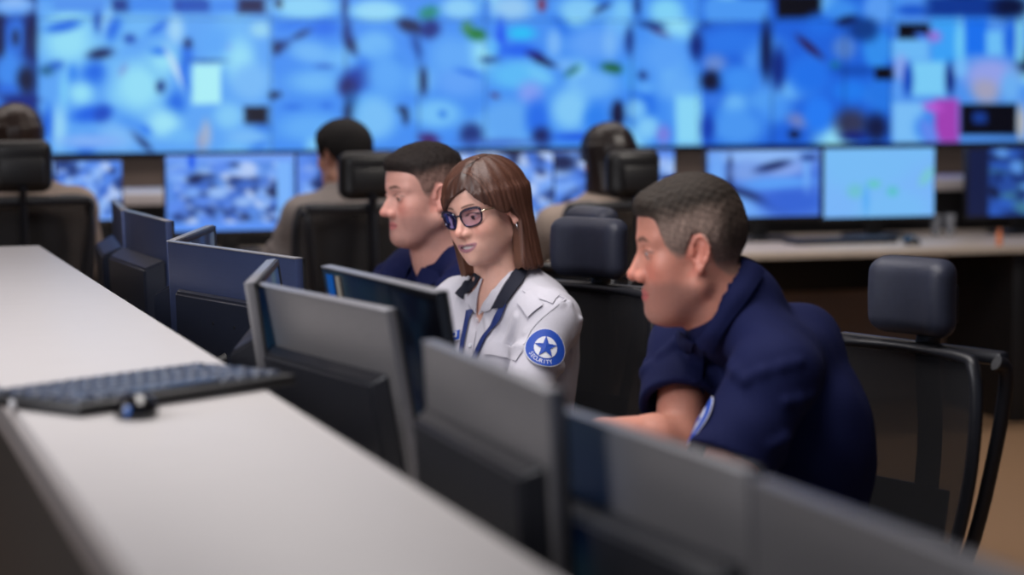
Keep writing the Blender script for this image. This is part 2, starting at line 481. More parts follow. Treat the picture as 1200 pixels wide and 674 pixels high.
def head_ops(v, M, w=1.0, female=False, open_eye=.0045, smile=0.0, jaw=1.0, gaze=-.3, nose=1.0, lid_z=-.0025, full=False):
    def u(p, k): v.op(p, k, 'u', M)
    def s(p, k): v.op(p, k, 's', M)
    u(ell(CRAN['c'], CRAN['r']), 0)
    u(ell((.034, 0, .040), (.058, .063, .056)), .03)
    u(ell((.034, 0, -.028), (.056, .058 * w, .066)), .03)
    jr = .021 if female else .024
    jy = (.044 if female else .052) * jaw
    for q in (1, -1):
        u(cone((-.002, q * jy, -.062), (.060, q * .020 * jaw, -.098), jr, jr - .003), .03)
        u(ell((.054, q * .040 * w, -.026), (.026, .022, .022)), .02)
    u(ell((.030, 0, -.080), (.050, .044 * jaw, .034)), .02)
    u(ell((.072, 0, -.068), (.024, .032, .030)), .018)      # muzzle
    u(ell((.079, 0, -.103), (.017, .019 * jaw, .016)), .014)  # chin
    for q in (1, -1):
        u(cone((.083, q * .010, .019), (.066, q * .046, .020), .012 if female else .0145, .010), .014)
        s(ell((.104, q * .033, -.003), (.021, .018, .014)), .014)
    # nose
    u(cone((.088, 0, .006), (.1105, 0, -.034), .0072, .0100 * nose), .012)
    u(ell((.1125, 0, -.0385), (.0118 * nose, .0112 * nose, .0100)), .006)
    for q in (1, -1):
        u(cone((.082, q * .010, -.008), (.094, q * .014, -.040), .007, .009), .012)
        u(ell((.1005, q * .0135 * nose, -.0425), (.0110, .0068 * nose, .0082 * nose)), .005)
    for q in (1, -1):
        s(ell((.1060, q * .0062, -.0500), (.0060, .0034, .0040)), .002)
    # lips
    zc = -.0715
    if smile:
        u(ell((.070, 0, -.070), (.020, .038, .028)), .02)
        for q in (1, -1): u(ell((.066, q * .041, -.040), (.022, .016, .017)), .018)
        ys = np.linspace(-.030, .030, 15)
        Xc = lambda y: .0945 - 13 * y * y
        Zc = lambda y: zc + .005 * (y / .028) ** 2
        g = lambda y: 1 - (y / .0325) ** 2
        for a, b in zip(ys[:-1], ys[1:]):
            u(cone((Xc(a) - .001, a, Zc(a) + .0048 * g(a)), (Xc(b) - .001, b, Zc(b) + .0048 * g(b)), .0018 + .0018 * g(a), .0018 + .0018 * g(b)), .005)
            u(cone((Xc(a) - .003, a, Zc(a) - .0082 * g(a)), (Xc(b) - .003, b, Zc(b) - .0082 * g(b)), .0018 + .0026 * g(a), .0018 + .0026 * g(b)), .005)
        for a, b in zip(ys[:-1], ys[1:]):
            s(cone((Xc(a) + .001, a, Zc(a) - .0015), (Xc(b) + .001, b, Zc(b) - .0015), .0003 + .0046 * g(a), .0003 + .0046 * g(b)), .0008)

    else:
        for q in (1, -1):
            u(cone((.0952, q * .003, zc + .0058), (.0830, q * .023, zc + .001), .0046, .0026), .006)
            u(cone((.0935, 0, zc - .0062), (.0830, q * .020, zc - .001), .0056, .0026), .006)
            s(cone((.1025, 0, zc), (.0880, q * .024, zc), .0010, .0008), .0025)
    if full:
        for q in (1, -1): u(ell((.046 - .006 * smile, q * .036 * w, -.055), (.034, .024, .034)), .02)
        if not female: u(ell((.040, 0, -.100), (.046, .042, .030)), .03)
    # eyes: lids with an opening
    for q in (1, -1):
        u(ell((.0765, q * .0322, -.001), (.0148, .0160, .0132)), .004)
        s(ell((.0935, q * .0335, lid_z), (.0135, .0125, open_eye)), .0012)
        # upper lid crease
        s(cone((.0895, q * .021, .0085), (.0850, q * .043, .0080), .0010, .0010), .004)
    # ears
    for q in (1, -1):
        c, sn = math.cos(math.radians(24)), math.sin(math.radians(24))
        E = np.eye(4); E[:3, 0] = (c * .985, -q * sn, .17); E[:3, 1] = (q * sn, c, 0)
        x = E[:3, 0] / np.linalg.norm(E[:3, 0]); z = np.array([-.17, 0, .985]); z -= x * (x @ z); z /= np.linalg.norm(z)
        y = np.cross(z, x); E[:3, 0], E[:3, 1], E[:3, 2] = x, y, z
        E[:3, 3] = (-.006, q * .0765, -.008); E = M @ E
        v.op(ell((0, 0, 0), (.0150, .0055, .026)), .006, 'u', E)
        v.op(ell((.004, q * .006, .001), (.0095, .0060, .0155)), .003, 's', E)
        P = [(-.001 + .0165 * math.cos(t), q * .004, .004 + .0245 * math.sin(t)) for t in np.linspace(-.35, PI + .55, 10)]
        P.append((-.006, q * .002, -.026))
        for a, b in zip(P[:-1], P[1:]): v.op(cone(a, b, .0034, .0032), .003, 'u', E)
        v.op(ell((-.001, q * .002, -.028), (.0075, .0045, .0085)), .006, 'u', E)
        v.op(cone((.013, q * .002, -.003), (.011, q * .003, .003), .0038, .003), .003, 'u', E)
        v.op(cone((-.008, q * .003, -.012), (-.006, q * .003, .012), .0028, .0024), .004, 'u', E)

HL_X = [-.12, -.088, -.06, -.038, -.026, -.012, .004, .012, .020, .030, .040, .052, .064, .076, .088, .11]
HL_Z = [-.058, -.058, -.052, -.035, .000, .024, .026, .004, -.014, -.012, .024, .050, .058, .066, .070, .072]
def hairline(x, y, hl=None):
    return np.interp(x, *(hl or (HL_X, HL_Z)))
def short_hair(M, step, top=.014, side=.0035, grey=0.0, fringe=0.0, part_seed=1, cols=((52, 40, 34), (112, 96, 88)), fade=(.02, .06), base=None, hl=None):
    C = M[:3, 3]; R_ = .17 * M_scale(M)
    v = Vol(*[np.arange(C[i] - R_, C[i] + R_, step) for i in range(3)])
    c, r = np.array(CRAN['c']), np.array(CRAN['r'])
    f1 = ell(c, r)[0]; f2 = ell((.034, 0, .040), (.058, .063, .056))[0]
    def fn(X, Y, Z):
        a, b = f1(X, Y, Z), f2(X, Y, Z); k = .03
        h = np.clip(.5 + .5 * (a - b) / k, 0, 1); d = a + (b - a) * h - k * h * (1 - h)
        hz = hairline(X + .003 * wob(X, Y, Z, 160, part_seed), Y, hl)
        e = Z - hz
        t = side * ss(-.002, .010, e) + (top - side) * ss(fade[0], fade[1] + .02, Z + .15 * np.maximum(X, 0)) * ss(-.002, .026, e)
        t = t + fringe * np.exp(-((X - .085) / .022) ** 2 - ((Z - .080) / .024) ** 2)
        t = t + (.0012 + .05 * t) * wob(X, Y, Z, 420, part_seed + 3) * ss(.0, .02, e)
        o = d - t
        return np.maximum(o, -(e + .001) * .7)
    v.F[:] = 1
    v.op((fn, None, None), 0, 'u', M)
    v.op(ell((-.010, 0, .020), (.085, .066, .080)), 0, 's', M)
    Vv, F = v.mesh(1)
    I = np.linalg.inv(M); L = Vv @ I[:3, :3].T + I[:3, 3]
    tt = ss(fade[0], fade[1], L[:, 2] + .15 * np.maximum(L[:, 0], 0) + .006 * wob(L[:, 0], L[:, 1], L[:, 2], 120, 9))
    # back of the head stays dark higher than the nape
    bk = ss(-.03, -.07, L[:, 0]) * ss(-.055, .01, L[:, 2]); tt = np.maximum(tt, bk * .85)
    a, b = np.array(lin(cols[0])), np.array(lin(cols[1]))
    cc = a[None] * tt[:, None] + b[None] * (1 - tt[:, None])
    cc *= (1 + .25 * wob(L[:, 0], L[:, 1], L[:, 2], 500, 5))[:, None]
    return Vv, F, np.clip(cc, 0, 1)
def M_scale(M): return float(np.linalg.norm(M[:3, 2]))

def skin_cols(L, tone, lips, brow=None, stubble=0.0, blush=.5, brow_dark=(50, 36, 30), femb=False, smile=0, hair_tint=None, hl=None):
    x, y, z = L.T; ay = np.abs(y)
    c = np.tile(np.array(lin(tone)), (len(L), 1))
    def mix(col, m):
        nonlocal c
        m = np.clip(m, 0, 1)[:, None]; c = c * (1 - m) + np.array(lin(col)) * m
    front = ss(.02, .05, x)
    # blush, nose, ears
    red = (min(255, tone[0] + 6), int(tone[1] * .74), int(tone[2] * .72))
    mix(red, blush * .55 * np.exp(-(((ay - .042) / .022) ** 2 + ((z + .032) / .022) ** 2)) * front)
    mix(red, blush * .6 * np.exp(-((y / .014) ** 2 + ((z + .038) / .012) ** 2)) * ss(.09, .105, x))
    mix(red, blush * .35 * ((ay > .068) & (x < .02) & (z < .03) & (z > -.045)).astype(float))
    if stubble:
        m = stubble * ss(-.040, -.060, z + .25 * np.maximum(.05 - x, 0)) * ss(-.02, .01, x) * ss(-.155, -.12, z) * (1 - np.exp(-((y / .02) ** 2 + ((z + .045) / .010) ** 2)))
        mix((int(tone[0] * .62), int(tone[1] * .66), int(tone[2] * .70)), m)
    # lips
    cw = .0255 + .0055 * smile
    zc = -.0715 + smile * .005 * (ay / .028) ** 2
    prof = np.sqrt(np.clip(1 - (ay / cw) ** 2, 0, 1))
    hu = (.0095 - .0010 * smile) * prof * (1 + .10 * np.cos(np.clip(ay / .008, 0, 1) * PI) * -1); hd = (.0115 + .0015 * smile) * prof
    dz = z - zc
    m = ss(0, .0015, hu - dz) * ss(0, .0015, hd + dz) * (x > .075) * (ay < cw)
    mix(lips, m * .9)
    mix((int(lips[0] * .45), int(lips[1] * .4), int(lips[2] * .4)), .8 * ss(.0012, .0004, np.abs(dz)) * (x > .07) * (ay < cw) * (0 if smile else 1))
    # brows
    zb = .0205 + .004 * np.sin(np.clip((ay - .012) / .034, 0, 1) * PI * .75) - (.004 if not femb else 0) * ss(.03, .05, ay)
    wd = (.0030 if femb else .0045) * ss(.008, .016, ay) * ss(.052, .034, ay)
    m = ss(0, .0016, wd - np.abs(z - zb)) * (x > .04)
    mix(brow_dark, m * (.8 + .2 * np.sign(np.sin(y * 2500 + z * 900))))
    # lashes
    for q in (1,):
        e = np.sqrt(((ay - .0325) / .0155) ** 2 + ((z + .0012) / .0072) ** 2)
        m = ss(.32, .1, np.abs(e - 1)) * ss(-.002, .002, z + .0005) * (x > .07)
        mix((40, 26, 24), m * (.9 if femb else .55))
    if hair_tint is not None:
        e = z - hairline(x, y, hl)
        mix(hair_tint, .85 * ss(-.003, .008, e) * (1 - ss(.0, .02, 0 * x)) * (z > -.07))
    return np.clip(c, 0, 1)

def hand_ops(v, wrist, d, n, side, k=1.0, curl=.35):
    """d: direction of the fingers, n: back-of-hand normal, side +1 for a left hand"""
    d = Vector(d).normalized(); n = Vector(n); n = (n - d * n.dot(d)).normalized(); s = n.cross(d) * 1.0
    # s points to the thumb side for a left hand with its back up
    th = -s * side if side > 0 else -s * side
    th = s * (-1 if side > 0 else 1)
    w = Vector(wrist)
    A = lambda a, b, c: w + d * (a * k) + th * (b * k) + n * (c * k)
    v.op(cone(A(-.01, 0, 0), A(.03, 0, 0), .025 * k, .024 * k), .012)
    for b in (-.028, -.010, .010, .026):
        v.op(cone(A(.02, b * .6, 0), A(.088, b, 0), .015 * k, .0115 * k), .010)
    for b, L_, o in ((.029, .070, .088), (.0105, .080, .092), (-.009, .074, .089), (-.028, .058, .082)):
        p = A(o, b, 0); dirn = d.copy(); a = curl * .5
        for i, (seg, r0, r1) in enumerate(((.46, .0092, .0084), (.30, .0084, .0076), (.24, .0076, .0064))):
            dr = (d * math.cos(a) - n * math.sin(a) + th * (b * 1.5)).normalized()
            q = p + dr * (L_ * seg * k)
            v.op(cone(p, q, r0 * k, r1 * k), .003); p = q; a += curl
    a0 = A(.018, .024, -.006); a1 = A(.052, .050, -.014); a2 = A(.078, .058, -.018); a3 = A(.098, .058, -.024)
    v.op(cone(a0, a1, .0155 * k, .0115 * k), .010); v.op(cone(a1, a2, .0108 * k, .0095 * k), .004); v.op(cone(a2, a3, .0095 * k, .0075 * k), .003)

class Person: pass
def person(label, base, headM, neck, pelvis, fwd, sh, arms, knees, ankles, S, group=None):
    """S: style dict"""
    base = Vector(base); P = Person(); P.base = base
    sc = S.get('scale', 1.0); hm = M_scale(headM)
    neck = Vector(neck); pelvis = Vector(pelvis)
    T = frame(pelvis, fwd, neck - pelvis); Lt = (neck - pelvis).length
    P.T = T; P.H = headM
    hs = S.get('step', .0022); cs = S.get('coarse', .0055)
    allp = np.array([list(p) for p in [neck, pelvis] + [q for a in arms for q in a[:3]] + list(knees) + list(ankles)])
    hc = headM[:3, 3]; lo = np.minimum(allp.min(0) - .22, hc - .15 * hm); hi = np.maximum(allp.max(0) + .22, hc + .15 * hm)
    axs = [axis(lo[i], hi[i], hc[i] - .145 * hm, hc[i] + .145 * hm, hs, cs) for i in range(3)]
    v = Vol(*axs)
    W_ = S.get('width', 1.0); D_ = S.get('depth', 1.0)
    def torso(v, o):
        v.op(ell((-.005, 0, .0), (.125 * D_ + o, .168 * W_ + o, .12 + o)), .03, 'u', T)
        v.op(ell((.012, 0, Lt * .36), (.118 * D_ + S.get('belly', 0) + o, .150 * W_ + o, .17 + o)), .06, 'u', T)
        v.op(ell((.0, 0, Lt * S.get('chest', .68)), (.112 * D_ + o, .160 * W_ + o, S.get('chest_r', .165) + o)), .06, 'u', T)
        if S.get('female'):
            for q in (1, -1): v.op(ell((.075, q * .062, Lt * .62), (.058 + o, .058 + o, .060 + o)), .04, 'u', T)
        for (a, b, ra, rb) in S.get('extra', []): v.op(cone(a, b, ra + o, rb + o), .055)
        if S.get('hump'): v.op(ell((-.005, 0, Lt * .86), (.070 + o, .110 + o, S['hump'] + o)), .06, 'u', T)
        for a in arms:
            s_ = Vector(a[0])
            c0 = Vector((T[:3, :3] @ np.array([-.01, 0, Lt * .80]) + T[:3, 3]))
            v.op(cone(c0, s_, S.get('c0r', .085) * D_ + o, .058 * W_ + o), S.get('tk', .05))
            v.op(cone(neck + Vector((0, 0, .015)), c0.lerp(s_, .85) + Vector((0, 0, .012)), .050 + o, .040 + o), .045)
    # body under the clothes
    torso(v, -.004)
    nr = S.get('neck_r', .058)
    hb = headM @ np.array([-.014, 0, -.045, 1]); hb2 = headM @ np.array([.0, 0, -.075, 1])
    v.op(cone(neck - Vector((0, 0, .03)), hb[:3], nr * 1.08, nr), .04)
    v.op(cone(Vector(neck) + Vector(fwd) * .01, hb2[:3], nr * .95, nr * .85), .03)
    hips = []
    for i, a in enumerate(arms):
        s_, e_, w_ = [Vector(q) for q in a[:3]]
        ar = S.get('arm', 1.0)
        v.op(cone(s_, e_, .050 * ar, .040 * ar), .03)
        m = e_.lerp(w_, .3); v.op(cone(e_, m, .040 * ar, .043 * ar), .012); v.op(cone(m, w_, .043 * ar, .027 * ar), .012)
        hand_ops(v, w_, a[3], a[4], 1 if i == 0 else -1, S.get('hand', 1.0), a[5] if len(a) > 5 else .35)
    for i, q in enumerate((1, -1)):
        hp = Vector(T[:3, :3] @ np.array([0.02, q * .095 * W_, -.02]) + T[:3, 3]); hips.append(hp)
        v.op(cone(hp, knees[i], .078 * W_, .055), .03); v.op(cone(knees[i], ankles[i], .053, .036), .02)
        v.op(cone(ankles[i], Vector(ankles[i]) + Vector(fwd) * .12 - Vector((0, 0, .035)), .034, .026), .02)
    # head, carved in a volume of its own then joined to the body
    vh = Vol(*[a[(a > hc[i] - .145 * hm) & (a < hc[i] + .145 * hm)] for i, a in enumerate(axs)])
    head_ops(vh, headM, **S.get('face', {}))
    sl = tuple(slice(int(np.searchsorted(axs[i], vh.ax[i][0])), int(np.searchsorted(axs[i], vh.ax[i][0])) + len(vh.ax[i])) for i in range(3))
    f, d = v.F[sl], vh.F; k = .012
    h = np.clip(.5 + .5 * (f - d) / k, 0, 1); v.F[sl] = f + (d - f) * h - k * h * (1 - h)
    Vv, F = v.mesh(1)
    I = np.linalg.inv(headM); L = Vv @ I[:3, :3].T + I[:3, 3]
    cols = skin_cols(L, S['tone'], S['lips'], **S.get('paint', {}))
    far = np.linalg.norm(L, axis=1) > .17
    cols[far] = np.array(lin(S['tone']))
    me = np_mesh('person', Vv - np.array(base), F, cols)
    root = link('person', me, 'skin', None, base); tag(root, label, 'person', group)
    P.root = root; P.me = me
    def add(name, V_, F_, m, C_=None, parent=None):
        return link(name, np_mesh(name, V_ - np.array(base), F_, C_), m, parent or root)
    P.add = add
    # eyes
    for q in (1, -1):
        n_, m_ = 24, 32; r = .0121
        vs = []; cc = []
        g = Vector((1, S.get('gaze_y', 0), S.get('gaze', -.25))).normalized()
        for i in range(n_ + 1):
            th = PI * i / n_
            for j in range(m_):
                ph = 2 * PI * j / m_
                dl = Vector((math.cos(th), math.sin(th) * math.cos(ph), math.sin(th) * math.sin(ph)))
                rot = Vector((1, 0, 0)).rotation_difference(g)
                p = rot @ dl * r * (1.0 + (.03 if th < .45 else 0)) + Vector((.0765, q * .0322, -.0015))
                vs.append(p)
                cc.append(lin((12, 10, 10)) if th < .2 else (lin(S.get('iris', (70, 50, 38))) if th < .54 else lin((196, 184, 180))))
        fs = [[i * m_ + j, i * m_ + (j + 1) % m_, (i + 1) * m_ + (j + 1) % m_, (i + 1) * m_ + j] for i in range(n_) for j in range(m_)]
        vs = np.array([list(p) for p in vs]) @ headM[:3, :3].T + headM[:3, 3]
        add('eye', vs, np.array(fs), 'eye_white', np.array(cc))
    # shirt
    st = S.get('shirt_step', .005); off = S.get('cloth', .010)
    lo = allp.min(0) - .2; hi = allp.max(0) + .2
    tl = np.array([list(neck), list(pelvis)] + [list(a[0]) for a in arms] + [list(a[1]) for a in arms] + ([list(a[2]) for a in arms] if S.get('long') else []))
    v = Vol(*[np.arange(tl[:, i].min() - .2, tl[:, i].max() + .2, st) for i in range(3)])
    torso(v, off)
    v.op((lambda X, Y, Z: -(Z + .09 + 0 * X), None, None), .01, 'i', T)
    sf = S.get('sleeve', .62)
    P.sleeve = []
    for a in arms:
        s_, e_, w_ = [Vector(q) for q in a[:3]]; ar = S.get('arm', 1.0)
        if S.get('long'):
            v.op(cone(s_, e_, .062 * ar, .056 * ar), .03)
            v.op(cutcone(e_, e_.lerp(w_, .95), .055 * ar, .038 * ar), .015)
        else:
            e2 = s_.lerp(e_, sf)
            v.op(cutcone(s_, e2, .062 * ar * S.get('sl_w', 1), .068 * ar * S.get('sl_w', 1)), .03)
    fa = S.get('fold', .003)
    v.op(cone(neck - (Vector(hb[:3]) - neck).normalized() * .03, neck + (Vector(hb[:3]) - neck).normalized() * .035, nr * 1.2, nr * 1.16), .02)
    q0_ = neck + Vector(fwd) * .01; v.op(cone(q0_ - Vector((0, 0, .02)), q0_ + (Vector(hb[:3]) - neck).normalized() * .008, nr * .95 + .014, nr * .95 + .010), .015)
    rr = random.Random(S.get('seed', 3))
    for a in arms:
        s_, e_ = Vector(a[0]), Vector(a[1]); ax_ = (e_ - s_).normalized(); n1 = ax_.orthogonal().normalized(); n2 = ax_.cross(n1)
        rad_ = (.060 if S.get('long') else .064 * S.get('sl_w', 1)) * S.get('arm', 1.0)
        pt = lambda t, an: s_.lerp(e_, t) + (n1 * math.cos(an) + n2 * math.sin(an)) * (rad_ - .001)
        for k in range(9):
            t = rr.uniform(.1, .9 if S.get('long') else .55); an = rr.uniform(0, 6.28); dt = rr.uniform(-.25, .25); da = rr.uniform(.4, 1.1) * rr.choice([-1, 1]); q_ = [pt(t + dt * u_, an + da * u_) for u_ in (0, .33, .66, 1)]
            for b0, b1 in zip(q_[:-1], q_[1:]): v.op(cone(b0, b1, .0085, .0065), .012)
    def hit(px, py):
        d = ray(px, py).normalized()
        for t in np.arange(3.0, 8.0, st * .5):
            q = Vector((0, 0, H)) + d * float(t); ix = [int(round((q[i] - v.ax[i][0]) / st)) for i in range(3)]
            if all(0 <= ix[i] < len(v.ax[i]) for i in range(3)) and v.F[tuple(ix)] < 0: return q + d * .004
        return None
    RL = [(hit(*a), hit(*b), r) for a, b, r in S.get('ridges', [])]
    for (a, b, r) in RL:
        if a is not None and b is not None and (a - b).length < .16: v.op(cone(a, b, r, r * .5), .007)
    v.op((lambda X, Y, Z: fa * wob(X, Y, Z, 38, S.get('seed', 3)) + fa * .6 * wob(X + Y * .3, Y, Z * .6, 85, 8), None, None), 0, 'add')
    for a in arms:
        if not S.get('long'):
            s_, e_ = Vector(a[0]), Vector(a[1]); ar = S.get('arm', 1.0); e2 = s_.lerp(e_, sf)
            v.op(cone(s_.lerp(e_, sf * .75), s_.lerp(e_, sf + .2), .054 * ar, .060 * ar * S.get('sl_w', 1)), .002, 's')
    # neck opening
    nk = Vector(hb[:3]) - neck
    nd = nk.normalized(); a0 = neck + nd * S.get('stand', .030)
    fc = cone(a0 - nd * .08, neck + nk * 1.6, nr * 1.05, nr * 1.08)
    v.op((lambda X, Y, Z: np.maximum(fc[0](X, Y, Z), -((X - a0.x) * nd.x + (Y - a0.y) * nd.y + (Z - a0.z) * nd.z)), fc[1], fc[2]), .003, 's')
    if S.get('cut2'): v.op((lambda X, Y, Z: np.maximum(cone(a0 - nd * .04, neck + nk * 1.6, nr * 1.9, nr * 2.2)[0](X, Y, Z), -((X - a0.x) * nd.x + (Y - a0.y) * nd.y + (Z - a0.z) * nd.z) + .004) , None, None), .006, 's')
    vd = S.get('vneck')
    if vd:
        zv = Lt - vd[0]; sl_ = (nr * vd[1]) / (vd[0] + .01)
        v0_ = vd[2] if len(vd) > 2 else 0
        v.op((lambda X, Y, Z: np.maximum((np.abs(Y - v0_) - sl_ * (Z - zv)) / math.sqrt(1 + sl_ * sl_), .02 - X), (0, -.1, zv), (.2, .1, Lt + .1)), .004, 's', T)
    Sv, Sf = v.mesh(1); P.shirt = add('shirt', Sv, Sf, S.get('shirt', 'navy_cloth'))
    P.sb = BVHTree.FromPolygons([Vector(p) for p in Sv], [list(f) for f in Sf])
    # trousers
    v = Vol(*[np.arange(min(allp[:, i].min(), 9e9) - .2, allp[:, i].max() + .2, .009) for i in range(3)])
    v.op(ell((-.005, 0, -.01), (.135 * D_, .176 * W_, .125)), .03, 'u', T)
    for i in range(2):
        v.op(cone(hips[i], knees[i], .092 * W_, .066), .03); v.op(cutcone(knees[i], Vector(knees[i]).lerp(Vector(ankles[i]), .93), .066, .055), .02)
    v.op((lambda X, Y, Z: (Z - .09 + 0 * X), None, None), .01, 'i', T)
    Tv, Tf = v.mesh(1); add('trousers', Tv, Tf, 'trousers')
    for i in range(2):
        A_ = Vector(ankles[i]); f_ = Vector((fwd[0], fwd[1], 0)).normalized()
        toe = A_ + f_ * .15; lo_ = [min(A_[j], toe[j]) - .1 for j in range(3)]; hi_ = [max(A_[j], toe[j]) + .1 for j in range(3)]
        v = Vol(*[np.arange(lo_[j], hi_[j], .006) for j in range(3)])
        z0 = .0
        a = Vector((A_.x, A_.y, .045)); b = Vector((toe.x, toe.y, .032))
        v.op(cone(a - f_ * .03, b, .042, .040), .02); v.op(cone(Vector((A_.x, A_.y, .06)), Vector((A_.x, A_.y, .10)), .042, .040), .02)
        v.op((lambda X, Y, Z: .002 - Z + 0 * X, None, None), .004, 'i')
        a_, b_ = v.mesh(1); add('shoe', a_, b_, 'shoe_leather')
    P.neck, P.nk, P.nr, P.Lt, P.hs = neck, nk, nr, Lt, hs
    return P

def collar(P, m, a0=25, depth=.034, front_drop=.035, flare=.026, stand=.022, name='collar', tip=1.0, rad=1.12, tilt=.0, n=40, spread=0.0):
    """a folded collar round the neck; angle 0 is the front"""
    N = frame(P.neck, Vector(P.T[:3, 0]), Vector(P.T[:3, 2]) * (1 - tilt) + P.nk.normalized() * tilt)
    r = P.nr * rad; rows = []
    for i in range(n + 1):
        ph = math.radians(a0 + (360 - 2 * a0) * i / n)
        fr = max(0, math.cos(ph)) ** 1.5
        dr = front_drop * fr
        c, s = math.cos(ph), math.sin(ph)
        sp = 1 + spread * fr
        pts = []
        for (q, z) in ((r - .002, -.02), (r, stand * .6), (r + .002, stand), (r + .006, stand + .001), (r + flare * .5, stand - depth * .45), (r + flare, stand - depth)):
            w = fr * tip if q > r + flare * .4 else fr * .3
            pts.append((N @ np.array([(q + w * .012) * c * 1.02, q * s * sp, z - dr - (w * .022 if q > r + flare * .8 else 0), 1]))[:3])
        rows.append(pts)
    mb = MB(); mb.solid_grid(rows, .0022)
    for v in mb.bm.verts: v.co -= P.base
    return mb.build(name, m, P.root, ang=50)

def proj_patch(P, c, axis_u, axis_v, off, pts, bvh=None):
    """lay flat points on the shirt around c"""
    n = Vector(axis_u).cross(Vector(axis_v)).normalized(); bvh = bvh or P.sb; out = []
    for a, b in pts:
        o = Vector(c) + Vector(axis_u) * a + Vector(axis_v) * b
        h = bvh.ray_cast(o + n * .06, -n, .14)
        out.append((h[0] if h[0] is not None else o) + n * off)
    return out
def disc_pts(r0, r1, rings, seg, star=None):
    return [[(r * math.cos(2 * PI * k / seg), r * math.sin(2 * PI * k / seg)) for k in range(seg + 1)] for r in np.linspace(r0, r1, rings)]
def badge(P, c, nrm, up, R, rot=0.0, text='SECURITY', invert=False):
    n = Vector(nrm).normalized(); v_ = Vector(up); v_ = (v_ - n * v_.dot(n)).normalized(); u_ = v_.cross(n)
    ca, sa = math.cos(rot), math.sin(rot)
    u2 = u_ * ca + v_ * sa; v2 = v_ * ca - u_ * sa; u_, v_ = u2, v2
    # fit the plane to the cloth: points are laid along the normal, heights smoothed by a quadratic fit
    g = [(a, b) for a in np.linspace(-R, R, 9) for b in np.linspace(-R, R, 9)]
    hp = proj_patch(P, c, u_, v_, 0, g); hh = np.array([(p - Vector(c)).dot(n) for p in hp])
    A = np.array([[1, a, b, a * a, a * b, b * b] for a, b in g]); co, *_ = np.linalg.lstsq(A, hh, rcond=None)
    ex = np.percentile(hh - A @ co, 92)
    def S_(a, b, o): return Vector(c) + u_ * a + v_ * b + n * (float(co @ [1, a, b, a * a, a * b, b * b]) + max(0, ex) + o) - P.base
    def disc(name, r0, r1, o, m, parent, th=.0012):
        mb = MB(); rows = [[S_(a, b, o) for a, b in ring] for ring in disc_pts(r0, r1, 8, 64)]
        mb.solid_grid(rows, th, nrm=n); return mb.build(name, m, parent)
    root = disc('badge', .0004, R, .0006, 'badge_white' if invert else 'badge_white', P.root)
    bl = disc('badge_field', .0004, R * .965, .0014, 'blue_badge', root)
    disc('badge_ring', .0004, R * .57, .0022, 'badge_white', root)
    mb = MB(); ctr = mb.bm.verts.new(S_(0, 0, .0058)); ring = []
    for k in range(60):
        an = PI / 2 + 2 * PI * k / 60; j = k % 12
        t = j / 6 if j <= 6 else (12 - j) / 6
        # straight edges of a five-pointed star
        a1 = 0; r_o, r_i = R * .60, R * .235
        p0 = np.array([r_o, 0.0]); p1 = np.array([r_i * math.cos(PI / 5), r_i * math.sin(PI / 5)])
        q = p0 * (1 - t) + p1 * t; rr = float(np.hypot(*q)); aa = float(np.arctan2(q[1], q[0])) * (1 if j <= 6 else -1)
        base_an = PI / 2 + 2 * PI * ((k + 6) // 12) / 5 if False else PI / 2 + 2 * PI * (k // 12 + (1 if j > 6 else 0)) / 5
        an = base_an + (aa if j <= 6 else aa)
        ring.append(mb.bm.verts.new(S_(rr * math.cos(an), rr * math.sin(an), .0050)))
    for k in range(60): mb.bm.faces.new((ctr, ring[k], ring[(k + 1) % 60]))
    mb.build('badge_star', 'blue_badge', root, sm=False)
    if text:
        mb = MB(); n_ = len(text); cw = math.radians(100)
        for i, ch in enumerate(text):
            an = -PI / 2 - cw / 2 + cw * (i + .5) / n_ + math.radians(-22)
            cu = bpy.data.curves.new('t', 'FONT'); cu.body = ch; cu.size = R * .29; cu.align_x = 'CENTER'; cu.align_y = 'CENTER'
            o = bpy.data.objects.new('t', cu); me = o.to_mesh()
            cx, cy = R * .77 * math.cos(an), R * .77 * math.sin(an); ra = an + PI / 2
            vs = []
            for vv in me.vertices:
                x, y = vv.co.x, vv.co.y
                vs.append(mb.bm.verts.new(S_(cx + x * math.cos(ra) - y * math.sin(ra), cy + x * math.sin(ra) + y * math.cos(ra), .0030)))
            for pf in me.polygons:
                try: mb.bm.faces.new([vs[k] for k in pf.vertices])
                except Exception: pass
            o.to_mesh_clear(); bpy.data.objects.remove(o); bpy.data.curves.remove(cu)
        mb.build('badge_lettering', 'badge_white', root, sm=False)
    return root

def pix_hit(P, px, py, off=0.0):
    """the point of the shirt seen at a pixel of the photograph"""
    o = Vector((0, 0, H)); h = P.sb.ray_cast(o, ray(px, py).normalized(), 30)
    if h[0] is None: return None, None
    return h[0] + h[1] * off, h[1]
def on_cloth(P, p, off):
    h = P.sb.find_nearest(Vector(p)); return h[0] + h[1] * off
def cloth_strip(P, name, m, path, width, th=.0015, off=.0015, n=24, across=5, wdir=None, parent=None, w2=None):
    """a band laid on the shirt along a path of points; returns the object"""
    C = catmull(path, n); rows = []
    for i, c in enumerate(C):
        t = Vector(C[min(i + 1, n - 1)] - C[max(i - 1, 0)]).normalized(); h = P.sb.find_nearest(Vector(c)); nn = h[1]
        w_ = (wdir if wdir is not None else t.cross(nn)).normalized(); ww = width if w2 is None else width + (w2 - width) * i / (n - 1)
        rows.append([list(on_cloth(P, h[0] + w_ * (ww * (k / (across - 1) - .5)), off) - P.base) for k in range(across)])
    A = np.array(rows)
    for _ in range(2):
        B = A.copy(); B[1:-1] = (A[:-2] + 2 * A[1:-1] + A[2:]) / 4; A = B
    mid = Vector(A[n // 2, across // 2]) + P.base; nn = P.sb.find_nearest(mid)[1]
    mb = MB(); mb.solid_grid(A, th, nrm=nn); return mb.build(name, m, parent or P.root, ang=60)
